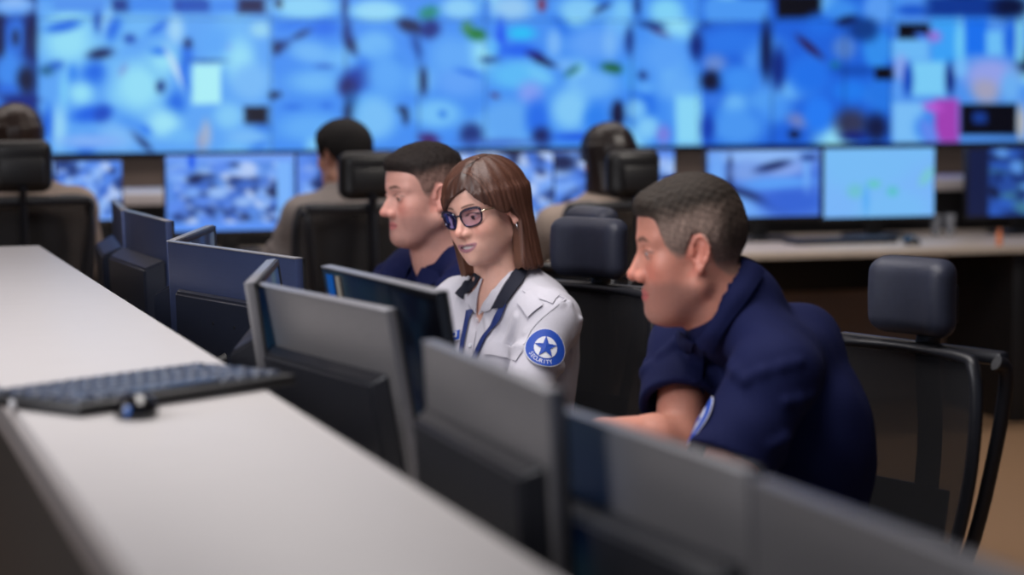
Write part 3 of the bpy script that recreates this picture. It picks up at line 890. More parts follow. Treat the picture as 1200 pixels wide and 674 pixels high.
# ------------------------------------------------------------------ the three operators
def head_matrix(center, yaw, pitch, roll, sc=1.0):
    """yaw measured from screen-left towards the viewer"""
    a = math.radians(yaw); f = Vector((-math.cos(a), -math.sin(a), 0)); l = Vector((math.sin(a), -math.cos(a), 0))
    M = Matrix(((f.x, l.x, 0), (f.y, l.y, 0), (0, 0, 1)))
    R_ = M @ Matrix.Rotation(math.radians(pitch), 3, 'Y') @ Matrix.Rotation(math.radians(roll), 3, 'X')
    m = np.eye(4); m[:3, :3] = np.array(R_) * sc; m[:3, 3] = np.array(center); return m
def bodydir(yaw):
    a = math.radians(yaw); return Vector((-math.cos(a), -math.sin(a), 0)), Vector((math.sin(a), -math.cos(a), 0))

HAIR_STEP = .0022
# ---- man on the right
hM = head_matrix(PY(809, 289, 4.20), 2, 6, 0, 1.05); hM[:3, 0] *= .90
HL_R = ([-.12, -.088, -.06, -.038, -.026, -.012, .004, .012, .020, .032, .044, .054, .062, .068, .08, .11], [-.058, -.058, -.052, -.035, .000, .024, .026, .004, -.014, -.014, -.004, .012, .040, .056, .062, .064])
f, l = bodydir(23)
nk = PY(857, 360, 4.22); pv = Vector((nk.x + .105, nk.y + .08, .56))
shl = nk + l * .170 + Vector((-.008, 0, -.105)); shr = nk - l * .160 + Vector((0, 0, -.090)) 
el = PY(828, 600, 3.98); er = PY(796, 520, 4.20)
wl = Vector((el.x - .23, el.y + .04, .79)); wr = PY(700, 510, 4.14)
arms = [(shl, el, wl, (-1, .1, 0), (0, 0, 1), .3), (shr, er, wr, (-1, -.05, -.45), (-.3, 0, 1), .35)]
kn = [pv + f * .44 + l * .14 + Vector((0, 0, -.02)), pv + f * .44 - l * .14 + Vector((0, 0, -.02))]
an = [Vector((kn[0].x, kn[0].y, .10)) - f * .02, Vector((kn[1].x, kn[1].y, .10)) - f * .02]
man = person('seated man in navy polo shirt with cropped hair, shown in profile nearest the viewer',
    Vector((pv.x, pv.y, 0)), hM, nk, pv, f, .18, arms, kn, an,
    dict(extra=[(nk + Vector((.035, .01, -.01)), nk + Vector((.072, .015, -.084)), .048, .068)], c0r=.062, tk=.03, chest=.54, chest_r=.150, stand=.050, step=.0018, tone=(208, 142, 122), lips=(190, 100, 98), neck_r=.066, width=1.04, depth=1.04, belly=.03, arm=1.10, sl_w=1.06, sleeve=.64, cloth=.012,
         face=dict(w=1.05, jaw=1.02, open_eye=.0024, nose=1.12, full=True), paint=dict(hl=HL_R, stubble=.55, blush=.75, brow_dark=(92, 66, 54), hair_tint=(150, 118, 106)),
         gaze=-.35, fold=.004, seed=5))
P1 = man
a_, b_, c_ = short_hair(hM, HAIR_STEP, top=.009, side=.0030, fringe=.010, cols=((44, 36, 30), (142, 121, 110)), fade=(.040, .085), hl=HL_R)
man.add('hair', a_, b_, 'hair_short', c_)
# ---- woman in the middle
hW = head_matrix(PY(570, 247, 5.50), 50, 7, 9, .985)
fW, lW = bodydir(40)
nkW = PY(590, 340, 5.53); pvW = Vector((nkW.x + .02, nkW.y + .05, .55))
shl = nkW + lW * .165 + Vector((0, 0, -.060)); shr = nkW - lW * .160 + Vector((0, 0, -.055))
el = shl + fW * .12 + lW * .045 + Vector((0, 0, -.20)); er = shr + fW * .14 - lW * .04 + Vector((0, 0, -.18))
el.z = max(el.z, .725); er.z = max(er.z, .76)
wl = el + fW * .14 + Vector((-.16, .0, 0)); wl.z = .785; wr = er + fW * .05 + Vector((-.18, -.02, 0)); wr.z = .785
arms = [(shl, el, wl, (-1, -.2, 0), (0, 0, 1), .3), (shr, er, wr, (-1, -.1, 0), (0, 0, 1), .3)]
kn = [pvW + fW * .12 + Vector((-.36, 0, -.03)) + lW * .09, pvW + fW * .12 + Vector((-.36, 0, -.03)) - lW * .09]
an = [Vector((k.x, k.y, .10)) for k in kn]
RIDG = [((656, 357), (616, 390), .010), ((667, 356), (671, 396), .009), ((680, 374), (668, 424), .010), ((688, 402), (664, 446), .011), ((676, 366), (688, 396), .008), ((606, 372), (592, 404), .010), ((588, 368), (575, 398), .009), ((645, 440), (684, 425), .010), ((570, 372), (572, 402), .008), ((536, 352), (530, 384), .009)]
woman = person('seated woman with brown bob and glasses wearing a white security shirt',
    Vector((pvW.x, pvW.y, 0)), hW, nkW, pvW, fW, .16, arms, kn, an,
    dict(step=.0018, tone=(226, 176, 158), lips=(168, 112, 128), neck_r=.050, width=.98, depth=.98, female=True, arm=.95, cloth=.014, long=True, shirt='white_cloth', shirt_step=.0042,
         face=dict(w=.99, jaw=.94, female=True, open_eye=.0019, lid_z=-.0045, nose=.84, full=True, smile=1.0), paint=dict(blush=.6, femb=True, smile=1, brow_dark=(84, 56, 44)),
         gaze=-.5, fold=.0035, seed=11, vneck=(.092, 1.15, -.010), ridges=RIDG, hand=.9))
# ---- man on the left
HL_L = ([-.12, -.088, -.06, -.038, -.026, -.012, .004, .012, .020, .032, .044, .054, .066, .076, .088, .11], [-.058, -.058, -.052, -.035, .000, .024, .026, .004, -.010, .000, .030, .050, .058, .061, .063, .064])
hL = head_matrix(PY(497, 226, 6.00), 27, 4, 0, 1.02)
fL, lL = bodydir(28)
nkL = PY(520, 305, 6.05); pvL = Vector((nkL.x + .10, nkL.y + .06, .56))
shl = nkL + lL * .175 + Vector((0, 0, -.05)); shr = nkL - lL * .175 + Vector((0, 0, -.05))
el = shl + fL * .16 + lL * .05 + Vector((0, 0, -.17)); er = shr + fL * .18 - lL * .03 + Vector((0, 0, -.15))
for e in (el, er): e.z = max(e.z, .80)
wl = el + Vector((-.22, -.02, 0)); wr = er + Vector((-.22, -.03, 0)); wl.z = wr.z = .785
arms = [(shl, el, wl, (-1, -.1, 0), (0, 0, 1), .3), (shr, er, wr, (-1, -.1, 0), (0, 0, 1), .3)]
kn = [pvL + fL * .42 + lL * .13, pvL + fL * .42 - lL * .13]
an = [Vector((k.x, k.y, .10)) for k in kn]
man2 = person('seated man in navy shirt looking down, behind the woman with glasses',
    Vector((pvL.x, pvL.y, 0)), hL, nkL, pvL, fL, .18, arms, kn, an,
    dict(tone=(214, 160, 146), lips=(190, 112, 112), neck_r=.062, width=1.1, depth=1.08, arm=1.08, sleeve=.62, coarse=.006, step=.0025, shirt_step=.006,
         face=dict(w=1.08, jaw=1.06, open_eye=.0022, nose=1.08, lid_z=-.006, full=True), paint=dict(stubble=.35, blush=.7, hl=HL_L, brow_dark=(74, 52, 44), hair_tint=(142, 112, 102)),
         gaze=-.6, seed=7, vneck=(.07, 1.0)))
a_, b_, c_ = short_hair(hL, .0026, top=.011, side=.0022, fringe=.004, cols=((36, 29, 27), (140, 110, 100)), fade=(.032, .078), part_seed=4, hl=HL_L)
man2.add('hair', a_, b_, 'hair_short', c_)
collar(man2, 'navy_cloth', a0=22, depth=.040, front_drop=.040, flare=.022, stand=.026, tilt=.6, rad=1.14)

# ---- the woman's hair, glasses, collar, badges
def long_hair(M, step=.0024, zcut=1.000, zs=.16):
    C = M[:3, 3]
    v = Vol(np.arange(C[0] - .17, C[0] + .17, step), np.arange(C[1] - .17, C[1] + .17, step), np.arange(C[2] - .24, C[2] + .16, step))
    f0 = ell((-.008, 0, .038), (.112, .092, .093))[0]
    zl = [-.3, -.13, -.06, -.03, .01, .045, .068, .082, .3]
    xl = [.012, .012, -.002, -.008, .020, .052, .080, .13, .2]
    xr = [.058, .062, .062, .060, .058, .064, .084, .13, .2]
    def fn(X, Y, Z):
        d0 = f0(X, Y, Z)
        t = np.clip((.04 - Z) / .20, 0, 1)
        a = .108 - .012 * t; b = .091 + .006 * t
        cx = -.012
        xx = (X - cx) / a; yy = (Y + .0 * t) / b
        q = np.sqrt(xx ** 2 + yy ** 2); d1 = (q - 1) * .09
        d1 = np.maximum(d1, Z - .04)
        k = .02; h = np.clip(.5 + .5 * (d0 - d1) / k, 0, 1); d = d0 + (d1 - d0) * h - k * h * (1 - h)
        an = np.arctan2(Y, X + .012)
        d = d + .0007 * np.sin(an * 46 + 2 * np.sin(Z * 40)) * ss(.10, .05, Z) + .0010 * np.sin(an * 17 + Z * 22)
        # the parting
        d = d + .004 * np.exp(-((Y - .024) / .006) ** 2) * ss(.07, .11, Z) * ss(-.05, .0, X)
        side = ss(-.03, .012, Y)
        e = np.interp(Z, zl, xl) * side + np.interp(Z, zl, xr) * (1 - side)
        zh = np.where(Y > .030, .070 - 1.35 * (Y - .030), .070 - .50 * (.030 - Y)) - .10 * np.maximum(0, -.045 - Y) * 10 * .2
        e = e + .2 * ss(-.012, .010, Z - zh) * ss(.015, .035, X)
        mid = ss(.062, .048, Y) * ss(-.050, -.034, Y) * ss(-.015, -.045, Z)
        e = e * (1 - mid) + (-.035) * mid
        return np.maximum(d, (X - e) * .8)
    v.F[:] = 1
    v.op((fn, None, None), 0, 'u', M)
    v.op((lambda X, Y, Z: zcut + zs * np.clip((X - C[0]) * M[0, 1] / M_scale(M) + (Y - C[1]) * M[1, 1] / M_scale(M), -.09, .09) - Z + .0035 * np.sin(X * 310) * np.sin(Y * 270 + X * 90) + .002 * np.sin(X * 900 + Y * 700), None, None), .002, 'i')
    # room for the skull and the shoulder
    v.op(ell((-.010, 0, .020), (.080, .062, .075)), 0, 's', M)
    Vv, F = v.mesh(1); I = np.linalg.inv(M); L = Vv @ I[:3, :3].T + I[:3, 3]
    an = np.arctan2(L[:, 1], L[:, 0] + .012)
    g = .5 + .25 * np.sin(an * 61 + 3 * np.sin(L[:, 2] * 20)) + .25 * np.sin(an * 23 + 1)
    tip = ss(-.02, -.13, L[:, 2])
    a, b, c = (np.array(lin(x)) for x in ((62, 39, 32), (80, 51, 41), (118, 80, 62)))
    cc = a + (b - a) * g[:, None]; cc = cc + (c - cc) * (tip * .55)[:, None]
    root_ = np.exp(-((L[:, 1] - .024) / .010) ** 2) * ss(.07, .11, L[:, 2]); cc = cc + (np.array(lin((38, 27, 25))) - cc) * (root_ * .8)[:, None]
    return Vv, F, cc
a_, b_, c_ = long_hair(hW)
hair = woman.add('hair', a_, b_, 'hair_long', c_)
hb = BVHTree.FromPolygons([Vector(p) for p in a_], [list(q) for q in b_])
def strands(M, bvh, count, zcut):
    R3 = Matrix(M[:3, :3].tolist()); I = np.linalg.inv(M); vs = []; fs = []; cs = []
    toW = lambda p: Vector((M @ np.array([*p, 1]))[:3]); toL = lambda p: Vector((I @ np.array([*p, 1]))[:3])
    r_ = random.Random(3)
    pal = [lin(x) for x in ((72, 45, 36), (82, 52, 42), (94, 60, 48), (64, 40, 33), (116, 78, 61))]
    for k in range(count):
        sd = 1 if r_.random() < .6 else -1
        x0 = r_.uniform(-.10, .088)
        p = Vector((x0, .024 + sd * r_.uniform(.002, .02), .12 if x0 > -.07 else .08))
        if r_.random() < .4: p = Vector((r_.uniform(-.1, .05), sd * .09, r_.uniform(-.04, .05)))
        h = bvh.find_nearest(toW(p)); p = toL(h[0]); pts = []
        drift = r_.uniform(-.12, .12); n = r_.randint(22, 40)
        for i in range(n):
            w = toW(p); h = bvh.find_nearest(w)
            if h[0] is None: break
            nl = toL(h[0] + h[1]) - toL(h[0]); nl.normalize()
            pts.append(h[0] + h[1] * .0006)
            if h[0].z < zcut + .004: break
            g = Vector((drift - (.45 * max(0, p.z / .1) if sd > 0 else .15), sd * .55 * max(0, min(1, p.z / .1)), -1 + .5 * max(0, min(1, (p.z - .08) / .04))))
            t = g - nl * g.dot(nl)
            if t.length < 1e-4: break
            q = toL(h[0]) + t.normalized() * .0085
            rr = math.sqrt(((q.x + .012) / .108) ** 2 + (q.y / .092) ** 2 + (((q.z - .036) / .094) ** 2 if q.z > .036 else 0))
            if rr < .90: break
            p = q
        if len(pts) < 5: continue
        m = len(pts); col = pal[r_.choice([0, 0, 1, 1, 1, 2, 3, 4])]
        for i, q in enumerate(pts):
            t = (pts[min(i + 1, m - 1)] - pts[max(i - 1, 0)]).normalized(); h = bvh.find_nearest(q)[1]
            s_ = t.cross(h).normalized(); w_ = .00065 * (1 - .6 * i / m)
            b0 = len(vs); vs += [list(q - s_ * w_ - woman.base), list(q + h * .0006 - woman.base), list(q + s_ * w_ - woman.base)]
            f_ = 1 + .5 * i / m; cs += [[min(1, c * f_) for c in col]] * 3
            if i: fs += [[b0 - 3, b0 - 2, b0 + 1, b0], [b0 - 2, b0 - 1, b0 + 2, b0 + 1]]
    return np.array(vs), np.array(fs), np.array(cs)
a_, b_, c_ = strands(hW, hb, 4200, .99)
st_o = link('strands', np_mesh('strands', a_, b_, c_), 'hair_long', hair)

def Lw(M, p, P): return Vector((M @ np.array([*p, 1]))[:3]) - P.base
# teeth
mb = MB(); rows = []
for z in (.0046, .001, -.0048):
    rows.append([Lw(hW, (.0902 - 13 * y * y, y, -.0715 + .005 * (y / .028) ** 2 + z * (1 - (y / .026) ** 2) ** .5), woman) for y in np.linspace(-.0255, .0255, 17)])
mb.solid_grid(rows, .001).build('teeth', 'teeth', woman.root)
# glasses
gl = bpy.data.objects.new('glasses', None); COL.objects.link(gl); gl.parent = woman.root
gl.name = 'glasses'
def rim_pts(q, sc=1.0, n=36, dx=0.0):
    out = []
    for i in range(n):
        t = 2 * PI * i / n; c, s_ = math.cos(t), math.sin(t)
        e = 2.7
        y = .0255 * math.copysign(abs(c) ** (2 / e), c); z = .0205 * math.copysign(abs(s_) ** (2 / e), s_)
        y *= (1 + .10 * (z / .0205)); z += .10 * y + .0045 * max(0, c) ** 2 * max(0, s_); y += .002 * max(0, c) * max(0, s_)
        y, z = y * sc, z * sc
        yy = .0335 + y
        out.append((.1005 - 4.6 * yy * yy + .16 * z + dx, q * yy, -.004 + z))
    return out
for q in (1, -1):
    mb = MB(); mb.tube([Lw(hW, p, woman) for p in rim_pts(q)], [.0023 + .0007 * (math.sin(2 * PI * i / 36) > .2) for i in range(36)], 8, closed=True); mb.build('rim', 'glasses_navy', gl)
    mb = MB(); P_ = rim_pts(q, .97); c = mb.bm.verts.new(Lw(hW, (.1005 - 4.6 * .0335 ** 2 + .0016, q * .0335, -.004), woman))
    ring = [mb.bm.verts.new(Lw(hW, p, woman)) for p in P_]
    for i in range(len(ring)): mb.bm.faces.new((c, ring[i], ring[(i + 1) % len(ring)]))
    mb.build('lens', 'lens_glass', gl)
    mb = MB(); mb.tube([Lw(hW, p, woman) for p in ((.0855, q * .0595, .006), (.0815, q * .0680, .008), (.074, q * .0715, .0075), (.02, q * .0800, .006), (-.008, q * .0830, .004), (-.022, q * .0800, -.012))], [.0022, .0022, .0015, .0014, .0014, .0012], 8)
    mb.build('temple_arm', 'gold_metal', gl)
mb = MB(); mb.tube([Lw(hW, (.1000, y, .001 + .003 * math.cos(y * 160)), woman) for y in (-.010, -.005, 0, .005, .010)], .0020, 8); mb.build('bridge', 'glasses_navy', gl)
# earring
mb = MB(); mb.tube([Lw(hW, (-.002 + .0045 * math.cos(t), .0850, -.046 + .008 * math.sin(t)), woman) for t in np.linspace(0, 2 * PI, 13)[:-1]], .0013, 6, closed=True); mb.build('earring', 'chrome', woman.root)
# ------------------------------------------------------------------ collars, badges and lanyard
def vcollar(P, m, vd, w0, w1, name='collar', lift=.030, off=.004, q_list=(1, -1), end=.96, drop=0):
    T, Lt = P.T, P.Lt
    for q in q_list:
        inn = []; out = []
        N = frame(P.neck, Vector(T[:3, 0]), Vector(T[:3, 2]) * .5 + P.nk.normalized() * .5)
        for a in (180, 155, 130, 105, 80):
            c, s_ = math.cos(math.radians(a)), math.sin(math.radians(a))
            h = lift * (1 if a > 100 else .6)
            inn.append(Vector((N @ np.array([P.nr * 1.12 * c, q * P.nr * 1.12 * s_, h, 1]))[:3]))
            out.append(Vector((N @ np.array([(P.nr * 1.12 + w0 * .75) * c, q * (P.nr * 1.12 + w0 * .75) * s_, h - w0 * .75, 1]))[:3]))
        vp = Vector((T @ np.array([.13, q * .002, Lt - vd, 1]))[:3]); vp = on_cloth(P, vp, off)
        for t in (.25, .5, .75, end):
            b = inn[4].lerp(vp, t); b = on_cloth(P, b, off + .006 * (1 - t)); inn.append(b)
            d = (Vector(T[:3, 1]) * q).normalized(); o = on_cloth(P, b + d * (w0 + (w1 - w0) * t) - Vector(T[:3, 2]) * .006, off + .002); out.append(o)
        A, B = catmull(inn, 40), catmull(out, 40)
        rows = [[list(Vector(a) .lerp(Vector(b), k) + Vector(T[:3, 0]) * (.006 * math.sin(k * PI)) - P.base) for k in (0, .2, .4, .6, .8, 1)] for a, b in zip(A, B)]
        mb = MB(); mb.solid_grid(rows, .002); mb.build(name, m, P.root, ang=60)
# collar band: laid over shirt and neck
bb = BVHTree.FromPolygons([v.co + woman.base for v in woman.me.vertices], [list(p.vertices) for p in woman.me.polygons])
def skin_or_cloth(px, py, off=.006, woman=woman, bb=bb):
    o = Vector((0, 0, H)); d = ray(px, py).normalized(); hs = [h for h in (woman.sb.ray_cast(o, d, 30), bb.ray_cast(o, d, 30)) if h[0] is not None]
    h = min(hs, key=lambda h: h[3]); return h[0] + h[1] * off
def band(name, m, e0, e1, tail0=(), tail1=(), n=30, th=.0022, off=.006, swell=.003, P=woman):
    a = catmull([skin_or_cloth(*p, off, P, P.bb) for p in e0] + [Vector(t) for t in tail0], n); b = catmull([skin_or_cloth(*p, off, P, P.bb) for p in e1] + [Vector(t) for t in tail1], n)
    rows = []
    for i in range(n):
        A_, B_ = Vector(a[i]), Vector(b[i]); r = []
        for k in np.linspace(0, 1, 7):
            p = A_.lerp(B_, k); h = P.sb.find_nearest(p); q = p + h[1] * (swell * math.sin(k * PI))
            if (p - h[0]).dot(h[1]) < .003 and i < n * .6: q = h[0] + h[1] * (.004 + swell * math.sin(k * PI))
            r.append(list(q - P.base))
        rows.append(r)
    mb = MB(); mb.solid_grid(rows, th, nrm=Vector((-.2, -1, .4))); return mb.build(name, m, P.root, ang=60)
woman.bb = bb
Nf = frame(woman.neck, Vector(woman.T[:3, 0]), Vector(woman.T[:3, 2]))
def NP(ang, r, z): return (Nf @ np.array([r * math.cos(math.radians(ang)), r * math.sin(math.radians(ang)), z, 1]))[:3]
band('collar', 'navy_trim', [(579, 362), (587, 347), (596, 330), (603, 316)], [(592, 361), (602, 347), (614, 330), (623, 316)], [NP(100, .062, .035), NP(140, .064, .040), NP(178, .066, .042)], [NP(100, .088, .015), NP(140, .092, .014), NP(178, .094, .012)])
band('collar', 'navy_trim', [(545, 351), (552, 343), (559, 335), (565, 324)], [(536, 345), (543, 337), (550, 329), (558, 319)])
band('collar_facing', 'white_cloth', [(563, 368), (568, 355), (581, 338), (595, 320)], [(576, 363), (583, 350), (592, 334), (601, 318)], off=.004, swell=.001)
band('collar_facing', 'white_cloth', [(560, 368), (561, 352), (563, 340), (567, 326)], [(547, 352), (554, 344), (560, 337), (565, 326)], off=.004, swell=.001)
man.bb = BVHTree.FromPolygons([v.co + man.base for v in man.me.vertices], [list(p.vertices) for p in man.me.polygons])
band('collar', 'navy_cloth', [(819, 398), (832, 382), (853, 345), (872, 308)], [(838, 410), (852, 388), (876, 352), (892, 322)], P=man, off=.008, swell=.005, th=.003)
band('collar', 'navy_cloth', [(817, 399), (808, 394), (797, 388)], [(812, 418), (802, 414), (792, 404)], P=man, off=.008, swell=.003, n=16)
pp_ = [q for q in (pix_hit(man, *p)[0] for p in ((818, 404), (814, 425), (812, 450), (811, 475))) if q is not None]
if len(pp_) > 2: cloth_strip(man, 'placket', 'navy_cloth', pp_, .030, off=.002, n=14)
c, n = pix_hit(woman, 639, 409)
badge(woman, c, (n.x, n.y, n.z), (0, 0, 1), .0455, rot=math.radians(-6))
def pixpath(P, pts): return [pix_hit(P, *p)[0] for p in pts if pix_hit(P, *p)[0] is not None]
cloth_strip(woman, 'lanyard', 'lanyard', pixpath(woman, [(593, 356), (584, 373), (573, 391), (562, 411), (554, 428)]), .016, off=.006, n=20)
cloth_strip(woman, 'lanyard', 'lanyard', pixpath(woman, [(551, 364), (548, 380), (544, 400), (541, 422)]), .012, off=.006, n=16)
# button band, buttons, pocket, epaulette, name tag
pp = pixpath(woman, [(560, 368), (556, 385), (553, 402), (550, 425)])
if len(pp) > 2: cloth_strip(woman, 'button_band', 'white_cloth', pp, .024, off=.0025, n=16)
for px, py in ((558, 376), (553, 405)):
    h, nn = pix_hit(woman, px, py, .005)
    if h is not None:
        mb = MB(); mb.lathe([(.0005, 0), (.005, 0), (.0055, .001), (.005, .002), (.0005, .0018)], seg=14, M=Matrix.Translation(h - woman.base) @ nn.to_track_quat('Z', 'Y').to_matrix().to_4x4()); mb.build('button', 'badge_white', woman.root)
pp = pixpath(woman, [(570, 408), (590, 411), (610, 417)])
if len(pp) > 2: cloth_strip(woman, 'pocket_flap', 'white_cloth', pp, .030, off=.003, n=14)
pp = pixpath(woman, [(615, 347), (621, 355), (628, 365)])
if len(pp) > 2: cloth_strip(woman, 'epaulette_loop', 'white_cloth', pp, .044, off=.005, th=.0012, n=12)
for pth in ([(663, 351), (650, 360), (632, 375), (620, 390), (614, 404)], [(626, 334), (645, 343), (663, 351)]):
    pp = pixpath(woman, pth)
    if len(pp) > 2: cloth_strip(woman, 'seam', 'white_cloth', pp, .004, off=.0005, th=.0016, n=18, across=3)
pp = pixpath(woman, [(618, 336), (634, 344), (652, 350)])
if len(pp) > 2: cloth_strip(woman, 'epaulette', 'white_cloth', pp, .032, off=.002, th=.001, n=18, w2=.036)
pp = pixpath(woman, [(526, 396), (533, 395), (541, 393)])
if len(pp) > 2:
    nt_ = cloth_strip(woman, 'name_tag', 'badge_white', pp, .026, off=.006, n=8)
    cloth_strip(woman, 'name_tag_frame', 'blue_badge', pp, .022, off=.0075, n=8, parent=nt_)
    cloth_strip(woman, 'name_tag_label', 'badge_white', pp[:1] + [pp[0].lerp(pp[-1], .5), pp[0].lerp(pp[-1], .85)], .014, off=.0088, n=8, parent=nt_)
    cloth_strip(woman, 'name_tag_lettering', 'blue_badge', [pp[0].lerp(pp[-1], t) for t in (.05, .4, .75)], .007, off=.0100, n=8, parent=nt_)
# snap on the collar
h, nn = pix_hit(woman, 588, 353, .009)
# sleeve badge of the man
for px_ in (822, 826, 830, 834, 838, 842, 848):
    c, n = pix_hit(man, px_, 495)
    if c is not None and (c - man.base).length < 9 and n.x < .2: break

if c is not None:
    badge(man, c + Vector((-.004, .020, .0)), (-1, .22, .12), (0, 0, 1), .044, text='SECURITY')

# ------------------------------------------------------------------ office chairs
def make_chair():
    """built facing -x with the seat centre over the origin"""
    r = empty('office_chair')
    C_ = Vector
    # back frame: an open loop that leans back (towards +x)
    def B(y, z, dx=0):   # point on the backrest surface
        t = (z - .47) / .55
        return C_((.235 + .085 * t + .045 * (1 - (2 * t - .7) ** 2) * .4 + dx - .10 * (y / .25) ** 2 * .35, y, z))
    loop = []
    for (y, z) in ((-.16, .47), (-.20, .56), (-.228, .74), (-.235, .90), (-.222, .985), (-.185, 1.005), (0, 1.012), (.185, 1.005), (.222, .985), (.235, .90), (.228, .74), (.20, .56), (.16, .47), (0, .462)):
        loop.append(B(y, z))
    P_ = catmull([*loop, loop[0]], 72)[:-1]
    MB().tube([C_(p) for p in P_], .0125, 10, closed=True, flat=1.0, up=C_((1, 0, 0))).build('back_frame', 'chair_plastic', r)
    rows = []
    for z in np.linspace(.475, 1.0, 16):
        hw = np.interp(z, [.47, .56, .74, .90, .985, 1.0], [.16, .20, .228, .235, .222, .19])
        rows.append([list(B(y, z)) for y in np.linspace(-hw, hw, 15)])
    MB().solid_grid(rows, .003).build('mesh_back', 'mesh_fabric', r)
    # lumbar pad
    rows = [[list(B(y, z, .02)) for y in np.linspace(-.15, .15, 9)] for z in np.linspace(.60, .72, 6)]
    MB().solid_grid(rows, .012).build('lumbar_support', 'chair_plastic', r)
    # supports behind the back: two slanted bars rising from the tilt box to the top corners
    for s in (-1, 1):
        pts = catmull([(.12, s * .06, .40), (.27, s * .12, .44), (.325, s * .17, .58), (.355, s * .205, .80), (.365, s * .222, .965), (.335, s * .225, .995)], 26)
        MB().tube([C_(p) for p in pts], .0165, 10, flat=.65, up=C_((0, 1, 0))).build('back_support', 'chair_plastic', r)
    MB().tube([C_(p) for p in catmull([(.375, 0, .60), (.395, 0, .80), (.385, 0, 1.00), (.40, 0, 1.06)], 14)], .032, 10, flat=.4, up=C_((0, 1, 0))).build('spine', 'chair_plastic', r)
    MB().box((.365, 0, 1.0), (.03, .44, .03), .010).build('top_rail', 'chair_plastic', r)
    # headrest: a curved padded block
    vv = Vol(np.arange(.24, .46, .006), np.arange(-.18, .18, .006), np.arange(.98, 1.24, .006))
    b = rbox((.345, 0, 1.125), (.036, .102, .086), .0355)
    f0 = b[0]
    vv.op((lambda X, Y, Z: f0(X + 1.6 * Y * Y - .010 - .10 * (Z - 1.12) ** 2 * 6, Y, Z), None, None), 0)
    a_, f_ = vv.mesh(2)
    link('headrest', np_mesh('headrest', a_, f_), 'leather', r)
    MB().box((.392, 0, 1.11), (.020, .14, .09), .009).build('headrest_shell', 'chair_plastic', r)
    # seat
    vv = Vol(np.arange(-.32, .30, .008), np.arange(-.30, .30, .008), np.arange(.36, .56, .008))
    vv.op(rbox((-.01, 0, .452), (.245, .245, .042), .038)); 
    vv.op((lambda X, Y, Z: .012 * np.exp(-((X - .04) / .13) ** 2 - (Y / .17) ** 2) * (Z > .45) - .35 * np.maximum(-X - .16, 0) ** 2 * -6, None, None), 0, 'add')
    a_, f_ = vv.mesh(2); link('seat', np_mesh('seat', a_, f_), 'seat_fabric', r)
    MB().box((0, 0, .405), (.42, .42, .022), .009).build('seat_pan', 'chair_plastic', r)
    MB().box((.03, 0, .375), (.24, .15, .05), .012).build('tilt_mechanism', 'chair_plastic', r)
    for s in (-1, 1):
        pts = catmull([(.04, s * .17, .395), (.045, s * .285, .40), (.05, s * .300, .48), (.04, s * .300, .64)], 18)
        a = MB().tube([C_(p) for p in pts], .017, 10, flat=.7).build('armrest', 'chair_plastic', r)
        MB().box((-.01, s * .300, .655), (.25, .085, .030), .013, seg=3).build('arm_pad', 'seat_fabric', a)
    MB().lathe([(.026, .09), (.026, .25), (.016, .252), (.016, .36)], seg=16).build('gas_lift', 'chrome', r)
    MB().lathe([(.035, .075), (.045, .085), (.045, .115), (.03, .13)], seg=18).build('hub', 'chair_plastic', r)
    for k in range(5):
        an = 2 * PI * k / 5 + .3; d = C_((math.cos(an), math.sin(an), 0))
        leg = MB().tube([d * .03 + C_((0, 0, .10)), d * .17 + C_((0, 0, .092)), d * .30 + C_((0, 0, .070))], [.022, .018, .014], 10, flat=.8).build('leg', 'chair_plastic', r)
        M = Matrix.Translation(d * .30 + C_((0, 0, .0295))) @ Matrix.Rotation(an + .7, 4, 'Z') @ Matrix.Rotation(PI / 2, 4, 'X')
        MB().lathe([(.010, -.026), (.028, -.024), (.029, -.006), (.014, -.004), (.014, .004), (.029, .006), (.028, .024), (.010, .026)], seg=18, M=M).build('caster', 'chair_plastic', leg)
    return r
chair = make_chair()
def put_chair(p, yaw, label, first=False, z=0):
    """yaw: the way the sitter faces, from screen-left towards the viewer"""
    c = chair if first else copy_tree(chair)
    c.location = (p[0], p[1], z); c.rotation_euler = (0, 0, math.radians(yaw)); tag(c, label, 'chair', None); return c
for o in list(chair.children_recursive):
    if o.type == 'MESH' and o.name.split('.')[0] not in ('leg', 'caster', 'hub', 'gas_lift'):
        for v in o.data.vertices:
            if v.co.z > .45: v.co.z = .45 + (v.co.z - .45) * (.88 if v.co.z < 1.02 else .865)
put_chair((.475, 4.30), 35, 'black mesh office chair with headrest behind the man nearest the viewer', first=True)
put_chair((-.055, 5.57), 45, 'black office chair with padded headrest behind the woman in white').scale = (1, 1.15, 1)
put_chair((-.095, 6.14), 28, 'office chair whose headrest shows between the woman and the farther one')

# ------------------------------------------------------------------ room
def struct(name, mb, m, sm=False):
    o = mb.build(name, m, sm=sm); o['kind'] = 'structure'; return o
def slab(p0, p1, q0, q1, z0, z1, bev=0.0):
    mb = MB(); mb.box(((p0 + p1) / 2, (q0 + q1) / 2, (z0 + z1) / 2), (p1 - p0, q1 - q0, z1 - z0), bev)
    for v in mb.bm.verts: v.co = RM(v.co.x, v.co.y, v.co.z)
    return mb
P0, P1_, Q0, Q1 = -4.4, 6.9, -1.6, 11.22
struct('floor', slab(P0, P1_, Q0, Q1, -.1, 0), 'carpet')
struct('ceiling', slab(P0, P1_, Q0, Q1, 3.3, 3.4), 'ceiling_white')
struct('wall_back', slab(P0 - .1, P1_ + .1, Q1, Q1 + .1, 0, 3.3), 'wall_brown')
struct('wall_left', slab(P0 - .1, P0, Q0, Q1, 0, 3.3), 'wall_brown')
struct('wall_right', slab(P1_, P1_ + .1, Q0, Q1, 0, 3.3), 'wall_brown')

